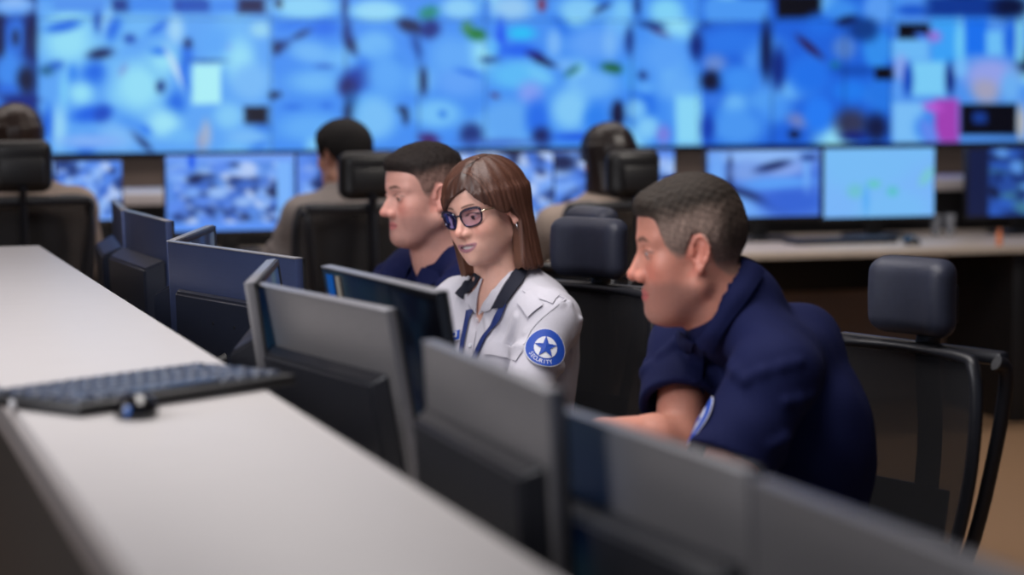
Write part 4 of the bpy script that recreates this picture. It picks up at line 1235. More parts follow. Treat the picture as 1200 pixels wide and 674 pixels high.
# counter: a raised ledge along the consoles
CQ0, CQ1 = 1.0, None
cc = PZ(38, 288, 1.0); CQ1 = (cc - O).dot(V)
a = PZ(30, 494, 1.0); CW = -(a - O).dot(U)
ct = empty('reception_counter', RM(-CW / 2, (CQ0 + CQ1) / 2), TH); tag(ct, 'long raised counter with pale laminate top running along the row of monitors', 'counter')
Lc = CQ1 - CQ0
MB().box((0, 0, .985), (CW, Lc, .030), .002).build('counter_top', 'laminate', ct)
MB().box((-CW / 2 + .010, 0, .950), (.020, Lc - .01, .040), .002).build('edge_trim', 'laminate_edge', ct)
MB().box((-CW / 2 + .04, 0, .482), (.024, Lc - .04, .896), .002).build('front_panel', 'panel_dark', ct)
MB().box((CW / 2 - .035, 0, .482), (.022, Lc - .04, .975), .002).build('back_panel', 'panel_dark', ct)
MB().box((0, Lc / 2 - .02, .482), (CW - .07, .022, .975), .002).build('end_panel', 'panel_dark', ct)
DW = .70
dk = empty('operator_desk', RM(DW / 2 + .0, (CQ0 + CQ1) / 2), TH); tag(dk, 'long pale operator desk behind the raised counter carrying the monitors', 'desk')
MB().box((0, 0, .735), (DW - .01, Lc, .030), .004).build('desk_top', 'laminate', dk)
for q in (-Lc / 2 + .06, -Lc / 2 + 2.1, Lc / 2 - 2.1, Lc / 2 - .06): MB().box((0, q, .36), (DW - .1, .03, .72), .003).build('leg_panel', 'panel_dark', dk)

# ------------------------------------------------------------------ monitors seen from behind
def screen_mesh(w, h, y, fn, nx=40, nz=24, M=None):
    """screen in the xz plane at depth y; fn(u,v) -> srgb arrays"""
    us, vs = np.linspace(0, 1, nx), np.linspace(0, 1, nz)
    Ug, Vg = np.meshgrid(us, vs); c = fn(Ug.ravel(), Vg.ravel())
    c = np.clip(c, 0, 255) / 255; c = np.where(c <= .04045, c / 12.92, ((c + .055) / 1.055) ** 2.4)
    pts = np.stack([(Ug.ravel() - .5) * w, np.full(Ug.size, y), (.5 - Vg.ravel()) * h], 1)
    if M is not None:
        M_ = np.array(M); pts = pts @ M_[:3, :3].T + M_[:3, 3]
    i = np.arange(nx * nz).reshape(nz, nx)
    f = np.stack([i[:-1, :-1], i[1:, :-1], i[1:, 1:], i[:-1, 1:]], -1).reshape(-1, 4)
    return np_mesh('screen', pts, f, c)
def blobs(u, v, base, items):
    c = np.tile(np.array(base, float), (len(u), 1))
    for (cx, cy, rx, ry, an, col, soft) in items:
        ca, sa = math.cos(math.radians(an)), math.sin(math.radians(an))
        x, y = u - cx, v - cy; X = (x * ca + y * sa) / rx; Y = (-x * sa + y * ca) / ry
        if soft < 0: r = np.maximum(np.abs(X), np.abs(Y)); soft_ = -soft
        else: r = np.sqrt(X * X + Y * Y); soft_ = soft
        m = (1 - ss(1 - soft_, 1 + soft_, r))[:, None]
        c = c * (1 - m) + np.array(col, float) * m
    return c
PAL = [(150, 220, 255), (110, 185, 255), (70, 150, 250), (30, 110, 230), (12, 60, 150), (8, 20, 60), (190, 215, 255)]
def feed(seed, n=60, base=(80, 140, 235), pal=PAL):
    g = np.random.default_rng(seed)
    it = [(g.uniform(0, 1), g.uniform(0, 1), g.uniform(.03, .14), g.uniform(.04, .16), g.uniform(0, 180), pal[g.integers(len(pal))], .6) for _ in range(n)]
    return lambda u, v: blobs(u, v, base, it)
def seen_from_behind(TLw, TRw, tilt, label, w=.54, h=.335, mats=('monitor_metal', 'monitor_plastic'), hous=(.46, .205, .042), seed=1, extra=None, dz=0.0, screws=False):
    TLw, TRw = Vector(TLw), Vector(TRw); ex = (TRw - TLw); ex.z = 0; w = min(.62, ex.length); ex.normalize(); n = UP.cross(ex)
    top = (TLw + TRw) / 2; zt = top.z
    t = math.radians(tilt)
    M = Matrix(((ex.x, n.x, 0, top.x), (ex.y, n.y, 0, top.y), (0, 0, 1, 0), (0, 0, 0, 1)))
    # panel: hangs from the top edge, the top nearer the back side
    base = Vector((top.x, top.y, 0)) + n * (math.sin(t) * h * .6 - .03)
    root = empty('monitor', (base.x, base.y, .75)); root.rotation_euler = (0, 0, math.atan2(ex.y, ex.x)); tag(root, label, 'monitor')
    K = Matrix.Translation((0, -(math.sin(t) * h * .6 - .03), zt - .75)) @ Matrix.Rotation(t, 4, 'X') @ Matrix.Translation((0, 0, -h / 2))
    th = .017
    MB().box((0, 0, 0), (w, th, h), .003, M=K).build('back_cover', mats[0], root)
    mb = MB(); 
    for (cx, cz, sx, sz) in ((0, h / 2 - .006, w, .012), (0, -h / 2 + .009, w, .018), (-w / 2 + .006, 0, .012, h), (w / 2 - .006, 0, .012, h)):
        mb.box((cx, th / 2 + .002, cz), (sx, .006, sz), .001, M=K)
    mb.build('bezel', 'black_plastic', root)
    link('screen', screen_mesh(w - .024, h - .030, th / 2 + .0022, feed(seed), 24, 16, M=K @ Matrix.Translation((0, 0, .003))), 'operator_screen', root)
    MB().box((0, -.0005, h / 2 + .0008), (w - .002, th + .001, .0022), .0004, M=K).build('top_edge', 'monitor_edge', root)
    if hous:
        hw, hh, hd = hous; zc = -h / 2 + hh / 2 + .012
        mb = MB(); y0 = -th / 2 + .001; A = []; B = []
        for sx, sz in ((-1, -1), (1, -1), (1, 1), (-1, 1)):
            A.append(mb.bm.verts.new(K @ Vector((sx * hw / 2, y0, zc + sz * hh / 2))))
            B.append(mb.bm.verts.new(K @ Vector((sx * (hw / 2 - hd * .75), y0 - hd, zc + sz * (hh / 2 - hd * .45)))))
        mb.bm.faces.new(A); mb.bm.faces.new(B[::-1])
        for i in range(4): mb.bm.faces.new((A[i], B[i], B[(i + 1) % 4], A[(i + 1) % 4]))
        bmesh.ops.bevel(mb.bm, geom=mb.bm.edges[:], offset=.005, segments=3, affect='EDGES')
        ho = mb.build('rear_housing', mats[1], root)
        if screws:
            for sx in (-.05, .05): MB().lathe([(.0005, 0), (.004, 0), (.004, .0015), (.0005, .0015)], seg=10, M=K @ Matrix.Translation((sx, y0 - hd, zc + .055)) @ Matrix.Rotation(PI / 2, 4, 'X')).build('screw', 'black_plastic', ho)
    if extra: extra(root, K, w, h, th)
    yb = -(math.sin(t) * h * .6 - .03)
    c0 = K @ Vector((0, -th / 2 - (hous[2] if hous else 0) - .002, -h * .18)); 
    MB().tube([c0 + Vector((0, .02, 0)), c0 + Vector((0, -.018, -.02)), Vector((0, c0.y - .02, .10)), Vector((0, c0.y - .012, .008))], [.024, .026, .026, .028], 12, flat=.5, up=Vector((1, 0, 0))).build('stand_neck', 'black_plastic', root)
    MB().box((0, c0.y + .045, .006), (.24, .18, .012), .005).build('stand_base', 'black_plastic', root)
    return root
def pz2(a, b, z, w=.54):
    A_, B_ = PZ(*a, z), PZ(*b, z); d = (B_ - A_); k = w / d.length; return A_, A_ + d * k
def pz2r(a, b, z, w=.54):   # keep the second corner
    A_, B_ = PZ(*a, z), PZ(*b, z); d = (A_ - B_); k = w / d.length; return B_ + d * k, B_
navy = ('monitor_blue_lit', 'monitor_blue_lit_plastic')  # far monitors: blue light of the surroundings put into the finish
A_, B_ = pz2((145, 246), (207, 262), 1.10, .56); seen_from_behind(A_, B_, 2, 'second monitor from the far end of the desk, its grey back turned to the counter', mats=navy, hous=(.53, .228, .050), seed=3)  # navy: finish with blue light of the surroundings tinted in
A_, B_ = pz2r((131, 232), (146, 247), 1.10, .56); seen_from_behind(A_, B_, 2, 'farthest monitor on the desk, seen nearly edge-on at the far end', mats=navy, hous=(.52, .228, .055), seed=4)
A_, B_ = pz2((200, 283), (355, 304), 1.10, .60); seen_from_behind(A_, B_, 2, 'wide blue-lit grey monitor back with two screw holes, in front of the left man', mats=navy, hous=(.50, .228, .018), seed=5, screws=True)
A_, B_ = pz2r((243, 266), (200, 283), 1.10, .54); seen_from_behind(A_, B_, 2, 'monitor standing edge-on behind the wide one with two screw holes', mats=navy, hous=(.46, .228, .050), seed=6)
A_, B_ = pz2((303, 333), (462, 365), 1.10, .535); seen_from_behind(A_, B_, 10, 'light grey tilted monitor back standing closest to the keyboard', hous=(.48, .225, .028), seed=7)
A_, B_ = pz2r((318, 305), (292, 333), 1.105, .53); seen_from_behind(A_, B_, 8, 'narrow edge-on monitor hugging the light grey tilted one', hous=(.44, .228, .050), seed=8)
def reflection_strips(root, K, w, h, th):  # reflections on the glossy back, painted as thin coloured strips
    MB().box((-w / 2 + .040, -th / 2 - .0006, h / 2 - .10), (.036, .0012, .18), .0004, M=K).build('blue_reflection_strip', 'blue_plastic_and_reflection', root)['label'] = 'painted blue vertical reflection'
    MB().box((-w / 2 + .082, -th / 2 - .0006, h / 2 - .10), (.020, .0012, .18), .0004, M=K).build('beige_reflection_strip', 'beige_reflection', root)['label'] = 'painted beige vertical reflection'
A_, B_ = pz2((382, 312), (527, 345), 1.12, .56); seen_from_behind(A_, B_, 9, 'glossy black monitor with a painted blue reflection, beside the woman', mats=('gloss_black', 'gloss_black'), hous=None, seed=9, extra=reflection_strips)
A_, B_ = pz2((502, 400), (652, 460), 1.10, .54); seen_from_behind(A_, B_, 3, 'grey blurred monitor back below the woman\'s sleeve badge', hous=(.51, .240, .030), seed=10)
A_, B_ = pz2((638, 473), (880, 552), 1.06, .54); seen_from_behind(A_, B_, 4, 'large blurred grey monitor back in front of the man in the polo shirt', h=.295, hous=(.51, .190, .030), seed=11)
A_, B_ = pz2((888, 562), (1188, 674), 1.06, .54); seen_from_behind(A_, B_, 3, 'nearest monitor, cut off by the bottom right corner of the view', h=.295, hous=(.51, .190, .030), seed=12)

# small dock between two monitors
dp = PZ(502, 560, .75); dp = RM(min(.62, (dp - O).dot(U)), (dp - O).dot(V), .75)
d_ = empty('docking_station', dp, .3); tag(d_, 'small dark box with metal sockets between the grey monitors, lower centre', 'dock')
MB().box((0, 0, .07), (.035, .09, .14), .004).build('case', 'black_plastic', d_)
for k in range(3): MB().box((-.003, -.0455, .035 + .035 * k), (.020, .004, .010), .001).build('socket', 'chrome', d_)
# ------------------------------------------------------------------ keyboard, mouse, paper on the counter
kl, kr = PZ(42, 482, 1.0), PZ(285, 447, 1.0)
kc = (kl + kr) / 2; kd = (kr - kl); ka = math.atan2(kd.y, kd.x)
KL, KW = kd.length + .02, .20
kb = empty('keyboard', (kc.x, kc.y, 1.0), ka); tag(kb, 'black keyboard lying across the pale raised counter', 'keyboard')
MB().box((0, 0, .009), (KL, KW, .016), .005).build('case', 'black_plastic', kb)
rows_ = [16, 15, 15, 14, 13, 8]; total = 0
for r_, nk_ in enumerate(rows_):
    y = KW / 2 - .018 - r_ * (KW - .030) / 5.6; x = -KL / 2 + .012; W_ = KL - .024
    ws = [1.0] * nk_
    if r_ == 1: ws[13] = 1.8
    if r_ == 2: ws[0] = 1.5
    if r_ == 3: ws[0] = 1.8; ws[-2] = 2.0
    if r_ == 4: ws[0] = 2.3; ws[-2] = 2.4
    if r_ == 5: ws = [1.3, 1.2, 1.2, 6.0, 1.2, 1.2, 1.0, 1.0]
    s_ = sum(ws)
    for w_ in ws:
        kw = W_ * w_ / s_; kh = (KW - .030) / 5.6 * (.7 if r_ == 0 else 1)
        MB().box((x + kw / 2, y, .0195), (kw - .0042, kh - .0045, .007), .0012, seg=1, taper=(.86, .86) if w_ < 3 else None).build('key', 'keycap', kb); x += kw; total += 1
mpz = PZ(161, 488, 1.0)
ms = empty('computer_mouse', (mpz.x, mpz.y, 1.0), TH + 1.35); ms.scale = (.86, .86, .86); tag(ms, 'small black mouse with a blue patch in front of the counter keyboard', 'mouse')
vv = Vol(np.arange(-.07, .07, .0022), np.arange(-.045, .045, .0022), np.arange(-.01, .05, .0022))
vv.op(ell((0, 0, .006), (.052, .031, .029)), 0); vv.op(ell((-.018, 0, .012), (.030, .028, .022)), .02); vv.op((lambda X, Y, Z: .0015 - Z, None, None), .003, 'i')
vv.op(rbox((.032, 0, .03), (.030, .0008, .03), .0005), .001, 's')
a_, f_ = vv.mesh(1); link('body', np_mesh('body', a_, f_), 'gloss_black', ms)
MB().lathe([(.0005, -.003), (.009, -.003), (.009, .003), (.0005, .003)], seg=16, M=Matrix.Translation((.030, 0, .022)) @ Matrix.Rotation(PI / 2, 4, 'X')).build('scroll_wheel', 'black_plastic', ms)
vv = Vol(np.arange(-.06, .01, .002), np.arange(-.04, .04, .002), np.arange(0, .04, .002))
vv.op(ell((0, 0, .006), (.0530, .0318, .0297)), 0); vv.op(ell((-.018, 0, .012), (.0308, .0288, .0228)), .02); vv.op(rbox((-.044, .010, .014), (.010, .006, .009), .003), .001, 'i')
a_, f_ = vv.mesh(1)
if len(a_): link('side_patch', np_mesh('side_patch', a_, f_), 'blue_plastic_and_reflection', ms)['label'] = 'bright blue patch'
wp = PZ(20, 479, 1.0); wb = MB().box((0, 0, .007), (.018, .030, .013), .004).build('eraser', 'white_plastic', loc=(wp.x, wp.y, 1.0)); tag(wb, 'small white eraser at the left end of the counter keyboard', 'eraser')

# ------------------------------------------------------------------ back row console
DQ = 8.98
bd = empty('console_desk', RM(1.0, DQ + .5), TH); tag(bd, 'long pale desk of the back row below the video wall', 'desk')
LB = 10.4
MB().box((0, .0, .735), (LB, 1.0, .030), .004).build('desk_top', 'desk_top', bd)
MB().box((0, .40, .42), (LB - .1, .03, .58), .003).build('modesty_panel', 'panel_brown', bd)
MB().box((0, .43, .065), (LB - .1, .03, .13), .002).build('kick_board', 'panel_brown', bd)
MB().box((-.65, .28, .61), (7.1, .20, .18), .006).build('cable_tray', 'black_plastic', bd)
def hitq(px, py, q):
    d = ray(px, py); o = Vector((0, 0, H)); t = (q - (o - O).dot(V)) / d.dot(V); return o + d * t
lx = (hitq(1192, 400, DQ + .12) - RM(1.0, 0)).dot(U)
for x in (lx, lx - 2.6, lx - 5.2): MB().box((x, -.10, .36), (.07, .62, .72), .004).build('leg_panel', 'black_plastic', bd)
lg = empty('back_ledge', RM(1.0, DQ + 1.25), TH); tag(lg, 'raised pale ledge running behind the back row monitors', 'shelf')
MB().box((0, 0, .955), (LB, .50, .050), .003).build('board', 'ledge', lg)
MB().box((0, -.2, .465), (LB - .1, .03, .93), .003).build('riser', 'black_plastic', lg)

def brushes(off, L, S=3.746):
    return [(off + x / S, y / S, rx / S, ry / S, a, c, so) for (x, y, rx, ry, a, c, so) in L]
c1, c2, c3, c4, c5, kk = (150, 228, 255), (108, 186, 255), (72, 150, 250), (22, 105, 235), (10, 55, 160), (4, 8, 34)
WB = []
base_r = lambda x0, x1, y0, y1, c: WB.append(((x0 + x1) / 2, (y0 + y1) / 2, (x1 - x0) / 2, (y1 - y0) / 2, 0, c, -.02))
base_r(-300, 44, -140, 190, (8, 36, 120)); base_r(44, 320, -140, 190, (92, 168, 253)); base_r(320, 572, -140, 190, (66, 146, 250)); base_r(572, 822, -140, 190, (66, 146, 250))
base_r(822, 1048, -140, 190, (28, 100, 225)); base_r(1048, 1400, -140, 190, (80, 150, 245))
g_ = np.random.default_rng(12)
for _ in range(60):
    WB.append((g_.uniform(-230, 40), g_.uniform(-130, 175), g_.uniform(8, 22), g_.uniform(8, 24), g_.uniform(0, 180), [(40, 120, 235), (12, 50, 150), (6, 20, 70), (60, 140, 245)][g_.integers(4)], .8))
    WB.append((g_.uniform(50, 1280), g_.uniform(-135, -10), g_.uniform(8, 26), g_.uniform(8, 24), g_.uniform(0, 180), [c1, c2, c3, c4, c5, kk][g_.integers(6)], .8))
    WB.append((g_.uniform(1200, 1290), g_.uniform(-135, 170), g_.uniform(6, 14), g_.uniform(6, 18), g_.uniform(0, 180), [c1, c2, c3, c4, c5, kk][g_.integers(6)], .8))
for _ in range(80):
    WB.append((g_.uniform(50, 1050), g_.uniform(-60, 175), g_.uniform(8, 22), g_.uniform(8, 24), g_.uniform(0, 180), [c1, c2, c3, c4, c2, c3][g_.integers(6)], .8))
WB += brushes(0, [(60, 30, 110, 40, 0, (110, 175, 255), .5), (70, 160, 45, 90, 0, (45, 120, 235), .6), (68, 165, 14, 35, 0, kk, .6), (8, 160, 12, 90, 0, kk, -.3), (135, 160, 30, 90, 0, (6, 22, 80), .6),
    (40, 320, 70, 70, 0, (60, 140, 245), .6), (115, 350, 40, 60, 0, (5, 20, 60), .6), (30, 390, 50, 20, 0, (40, 110, 230), .6), (100, 440, 70, 20, 0, (8, 35, 130), .6),
    (60, 10, 60, 25, 0, (140, 190, 255), .7), (350, 22, 120, 32, 0, (80, 150, 245), -.2), (530, 22, 40, 32, 0, (14, 60, 150), -.3), (660, 22, 95, 32, 0, (60, 140, 245), -.2), (830, 22, 70, 32, 0, (16, 70, 180), -.2),
    (300, 190, 110, 90, 0, (150, 228, 255), .7), (280, 115, 80, 25, -12, (30, 110, 235), .5), (430, 95, 18, 45, 0, (20, 80, 190), .6), (470, 100, 25, 60, 10, (140, 205, 255), .6), (500, 130, 30, 50, 20, c4, .7),
    (600, 120, 90, 40, -30, c2, .6), (700, 120, 50, 14, -30, c4, .6), (570, 170, 25, 20, 0, (15, 70, 180), .7), (770, 130, 35, 60, 0, (160, 215, 255), .7), (825, 190, 18, 22, 0, (8, 30, 90), .5),
    (440, 235, 55, 24, -10, (12, 40, 110), .6), (440, 245, 40, 6, 0, (3, 6, 25), .4), (700, 225, 40, 20, 0, (40, 125, 245), .7), (240, 290, 40, 22, -15, (35, 105, 215), .6), (205, 310, 30, 22, 0, (30, 100, 150), .7),
    (320, 320, 14, 40, 0, (40, 130, 245), .6), (540, 310, 12, 30, 30, (90, 60, 190), .6), (610, 380, 110, 110, 0, c1, .6), (705, 380, 20, 28, 10, (10, 50, 130), .5), (770, 300, 14, 100, -25, (190, 225, 255), .6), (815, 350, 16, 70, -15, (30, 115, 240), .6), (880, 370, 36, 85, 0, (170, 240, 255), -.15),
    (355, 410, 50, 45, 0, c1, .7), (280, 400, 18, 80, 0, (120, 205, 255), .7), (400, 500, 85, 35, -10, (22, 100, 235), .6), (450, 500, 35, 40, 40, (15, 75, 200), .6), (260, 560, 30, 90, 0, (150, 215, 255), .7), (215, 540, 16, 80, 0, c4, .6),
    (720, 540, 70, 60, 0, (160, 232, 255), .7), (640, 570, 30, 18, 40, (50, 130, 245), .6), (620, 620, 14, 60, -48, (12, 30, 90), .5), (520, 600, 80, 50, 20, (125, 190, 255), .7), (400, 620, 130, 30, 0, (130, 180, 255), .6), (800, 600, 60, 30, 0, c2, .7), (880, 620, 14, 40, 0, (150, 160, 200), .6)])
WB += brushes(220, [(30, 25, 70, 30, 0, (16, 80, 190), -.2), (160, 25, 60, 30, 0, (60, 140, 245), -.2), (280, 25, 60, 34, 0, (6, 20, 80), -.3), (515, 30, 145, 52, 0, (140, 215, 255), .45), (400, 15, 14, 20, 0, kk, .6), (690, 30, 14, 60, 0, (8, 50, 130), .6), (830, 50, 100, 40, 0, c1, .6),
    (320, 130, 45, 35, 0, (150, 215, 250), .6), (180, 205, 14, 14, 0, (110, 110, 240), .8), (120, 190, 70, 80, 20, (90, 170, 255), .7), (230, 270, 60, 90, 0, (150, 225, 255), .7), (90, 268, 70, 7, 0, (12, 60, 150), .7), (85, 370, 60, 85, 0, (175, 245, 255), -.12), (280, 360, 85, 80, 0, (120, 190, 255), .5),
    (299, 506, 54, 41, 0, (3, 8, 36), -.08), (180, 510, 60, 55, 0, (130, 205, 255), .6), (80, 590, 22, 60, 0, (160, 180, 215), .6), (270, 600, 90, 30, 0, (120, 190, 255), .6), (370, 420, 14, 18, 0, kk, .6), (398, 415, 14, 14, 0, (3, 20, 60), .5),
    (460, 110, 80, 20, -8, (40, 125, 245), .6), (500, 150, 50, 12, -28, (8, 40, 110), .6), (420, 200, 30, 20, -35, (10, 50, 130), .7), (390, 210, 18, 30, 0, (5, 25, 80), .6), (600, 120, 60, 35, 0, (25, 110, 240), .7), (540, 230, 90, 45, 10, (110, 185, 255), .6),
    (600, 292, 40, 10, 0, (15, 80, 200), .7), (560, 360, 110, 50, 0, c2, .7), (460, 470, 40, 12, 0, (30, 110, 235), .7), (610, 465, 25, 12, 0, (30, 110, 235), .7), (540, 560, 140, 60, 0, (95, 175, 255), .6),
    (715, 190, 22, 50, -25, (4, 25, 80), .6), (700, 140, 20, 50, 0, (8, 60, 150), .7), (740, 350, 70, 50, -20, (16, 60, 170), .6), (705, 385, 40, 40, 0, (25, 30, 110), .7), (820, 200, 60, 40, 0, (120, 195, 255), .7), (720, 460, 30, 60, 0, (20, 90, 170), .7), (705, 500, 20, 40, 0, (5, 30, 80), .7), (800, 500, 60, 80, 0, (100, 185, 255), .6)])
WB += brushes(400, [(150, 45, 90, 36, 0, (150, 220, 255), .7), (385, 55, 45, 28, -15, (20, 140, 130), .5), (520, 35, 80, 45, 0, (140, 210, 255), .5), (640, 30, 14, 50, 0, (40, 120, 240), .7), (750, 35, 90, 50, 0, (150, 205, 250), .6), (880, 20, 18, 30, 0, (120, 30, 60), .6),
    (300, 115, 55, 30, 20, (6, 28, 80), .5), (390, 130, 45, 40, -20, (10, 40, 130), .5), (330, 200, 20, 60, -20, (25, 90, 190), .6), (590, 150, 46, 28, 10, (25, 125, 60), .4), (550, 120, 22, 26, 30, (60, 140, 90), .6),
    (150, 200, 70, 60, 0, c2, .6), (200, 330, 90, 100, 0, (90, 170, 255), .6), (362, 355, 16, 66, 0, (6, 30, 90), .4), (480, 250, 90, 90, 0, (95, 172, 255), .6), (520, 360, 100, 60, 0, (95, 165, 255), .6), (560, 320, 60, 10, 15, (25, 110, 240), .6),
    (790, 145, 60, 28, 0, (30, 195, 255), .6), (700, 170, 20, 80, 0, (15, 85, 245), .7), (670, 210, 30, 30, 0, (90, 185, 255), .6), (780, 220, 80, 30, 0, (20, 100, 245), .6), (850, 240, 30, 16, 10, (10, 0, 120), .5), (890, 265, 40, 12, 25, (8, 12, 60), .5), (650, 262, 40, 14, 0, (10, 60, 140), .7),
    (770, 330, 120, 60, 0, (90, 190, 255), .5), (870, 330, 60, 20, 25, (110, 200, 255), .6), (675, 420, 20, 9, 10, (70, 20, 70), .6), (830, 410, 50, 50, 0, (130, 160, 250), .7), (265, 480, 22, 14, 0, (4, 20, 60), .5), (282, 510, 14, 36, 0, (4, 20, 60), .5), (150, 520, 90, 90, 0, (120, 195, 255), .5),
    (420, 500, 100, 60, 0, (115, 195, 255), .5), (445, 500, 18, 16, 0, (25, 115, 235), .6), (730, 530, 110, 90, 0, (95, 170, 250), .5), (860, 520, 50, 80, 0, (30, 110, 240), .6), (570, 590, 50, 50, 40, (18, 50, 130), .5), (385, 610, 45, 26, 10, (60, 30, 110), .5), (880, 600, 40, 40, 0, (8, 25, 90), .6), (700, 625, 180, 12, 0, (60, 100, 200), .6)])
WB += brushes(620, [(230, 40, 100, 45, 0, (130, 205, 255), .6), (320, 35, 45, 12, -30, (8, 40, 110), .5), (410, 40, 40, 45, 0, (120, 200, 255), .6), (475, 20, 14, 50, 0, (8, 45, 120), .6), (600, 40, 70, 45, 0, (130, 215, 255), .6), (830, 40, 60, 45, 0, (80, 160, 250), .6),
    (110, 190, 30, 60, 0, (120, 185, 255), .6), (25, 240, 40, 10, 10, (10, 5, 110), .5), (80, 280, 60, 10, 15, (6, 15, 70), .5), (290, 190, 120, 70, 0, (95, 165, 255), .6), (355, 190, 30, 60, 0, (120, 185, 255), .7), (440, 180, 20, 60, 0, (15, 60, 150), .6), (570, 140, 50, 12, 25, (60, 30, 90), .6), (540, 110, 60, 16, 5, (15, 60, 140), .6),
    (160, 285, 40, 30, 0, (110, 180, 255), .6), (365, 300, 50, 24, 8, (14, 95, 50), .4), (190, 312, 40, 14, -35, (15, 100, 90), .5), (280, 370, 110, 60, 0, (105, 180, 255), .5), (445, 330, 35, 70, 0, (70, 160, 255), .5), (500, 330, 22, 20, 20, (8, 30, 100), .5), (510, 385, 40, 25, 0, (90, 170, 255), .6),
    (180, 480, 80, 90, 0, (130, 205, 255), .5), (290, 520, 50, 60, 0, (40, 130, 245), .6), (220, 600, 120, 18, 0, (18, 90, 230), .6), (390, 500, 32, 60, 0, (6, 14, 60), .3), (600, 250, 110, 90, 0, (90, 165, 255), .7), (650, 380, 90, 60, 0, (100, 175, 255), .6), (470, 480, 45, 45, 0, (120, 195, 255), .5), (520, 560, 50, 50, 0, (130, 205, 255), .5), (700, 530, 55, 110, 0, (140, 220, 255), -.25), (590, 590, 30, 40, 0, (120, 130, 230), .6), (780, 120, 30, 20, 0, (8, 20, 70), .6)])
WB += brushes(800, [(240, 45, 140, 50, 0, (75, 155, 250), -.15), (510, 30, 98, 50, 0, (3, 4, 18), -.06), (700, 45, 75, 45, 0, (60, 145, 245), .6), (720, 90, 50, 20, -15, (6, 20, 70), .6), (850, 40, 50, 60, 10, (90, 160, 255), .5), (180, 130, 120, 30, 0, (28, 95, 215), .5), (200, 180, 130, 60, -5, (40, 120, 240), .6), (60, 200, 30, 60, 0, (6, 40, 130), .6), (365, 220, 25, 130, 0, (5, 25, 80), .5), (420, 300, 30, 90, 0, (8, 40, 130), .6),
    (140, 280, 50, 40, 0, (100, 140, 220), .6), (125, 355, 45, 45, 0, (5, 14, 50), .5), (250, 350, 80, 60, 10, (60, 145, 250), .5), (130, 440, 40, 30, 0, (50, 120, 235), .6), (560, 210, 75, 16, 42, (40, 10, 60), .5), (560, 330, 90, 80, 20, (30, 115, 240), .5), (600, 110, 60, 50, 0, (30, 110, 235), .6), (710, 210, 50, 50, 0, (80, 130, 215), .5), (770, 130, 40, 40, 0, (10, 55, 140), .6), (850, 220, 50, 80, 0, (50, 150, 250), .4), (670, 285, 20, 14, 0, (20, 120, 140), .6),
    (760, 310, 100, 25, 0, (15, 80, 190), .5), (740, 400, 80, 45, 0, (30, 125, 245), .6), (870, 420, 60, 80, -20, (35, 120, 235), .5), (880, 320, 35, 30, 0, (3, 4, 20), -.12), (240, 560, 120, 80, 0, (75, 155, 250), .5), (110, 560, 30, 60, 0, (10, 60, 180), .6), (400, 480, 80, 60, 0, (70, 150, 250), .6), (510, 530, 50, 28, 15, (110, 130, 200), .6), (595, 500, 65, 80, 0, (35, 125, 250), .4), (490, 590, 25, 20, 0, (5, 8, 40), .5), (740, 540, 70, 60, 0, (50, 55, 90), .6), (850, 560, 50, 60, 0, (14, 25, 70), .6), (750, 600, 60, 20, 0, (15, 30, 120), .6), (345, 440, 60, 40, 0, (80, 160, 250), .7)])
WB += brushes(1000, [(110, 40, 50, 60, 15, (90, 160, 250), .5), (260, 45, 70, 26, 0, (25, 90, 210), .5), (500, 30, 180, 45, 0, (10, 55, 150), -.2), (690, 30, 80, 50, 0, (5, 18, 60), .6), (265, 135, 72, 34, 0, (2, 3, 16), -.08), (110, 210, 60, 70, 0, (50, 145, 245), .5), (140, 320, 35, 28, 0, (2, 3, 18), -.12), (60, 130, 50, 50, 0, (10, 60, 140), .6),
    (400, 180, 55, 100, 0, (60, 165, 255), -.2), (300, 160, 30, 14, 20, (70, 130, 255), .6), (355, 160, 30, 25, 0, (150, 120, 225), .6), (250, 220, 80, 45, 0, (110, 190, 255), -.2), (210, 300, 30, 60, 0, (140, 170, 245), .5), (470, 190, 24, 100, 0, (110, 205, 255), .5), (540, 160, 50, 80, 0, (25, 115, 245), -.2), (620, 190, 38, 52, 0, (110, 195, 255), -.2), (690, 170, 30, 80, 0, (30, 105, 230), .5), (732, 180, 20, 90, 0, (120, 200, 240), -.2),
    (330, 345, 72, 75, 0, (125, 210, 255), -.18), (240, 350, 22, 70, 0, (12, 70, 190), .5), (425, 345, 20, 70, 0, (6, 30, 120), .5), (600, 330, 110, 70, 0, (150, 165, 240), .5), (580, 400, 60, 50, 20, (165, 165, 195), .6), (470, 300, 30, 40, 0, (120, 190, 255), .6), (690, 380, 40, 70, 0, (110, 180, 250), .6), (190, 400, 20, 50, 0, (90, 160, 250), .6), (240, 540, 70, 90, 0, (125, 195, 255), -.2), (330, 560, 60, 60, 40, (60, 140, 245), .5), (410, 530, 52, 96, 0, (165, 65, 185), -.12), (350, 470, 40, 20, 10, (190, 90, 215), .6), (335, 590, 30, 70, -25, (100, 140, 245), .4), (595, 525, 124, 72, 0, (2, 3, 16), -.05), (555, 517, 30, 24, 0, (20, 60, 150), -.3), (738, 540, 18, 80, 0, (190, 190, 190), .6)], 3.745)
def wall_cols(px, py):
    c = blobs(px, py, (40, 110, 230), WB)
    # picture tiles: faint dark joints between the camera views
    for xs in (405, 490, 740, 905, 990):
        c *= (1 - .2 * np.exp(-((px - xs) / 1.6) ** 2) * (py > 22))[:, None]
    return c * .96
XB = [-240, 44.5, 320, 572, 822, 1048, 1290]
QW = 11.08
zb = hitq(320, 177.5, QW).z; zs = hitq(320, 22.5, QW).z; dzp = zs - zb
nm = ['leftmost', 'second from the left', 'third from the left', 'third from the right', 'second from the right', 'rightmost']
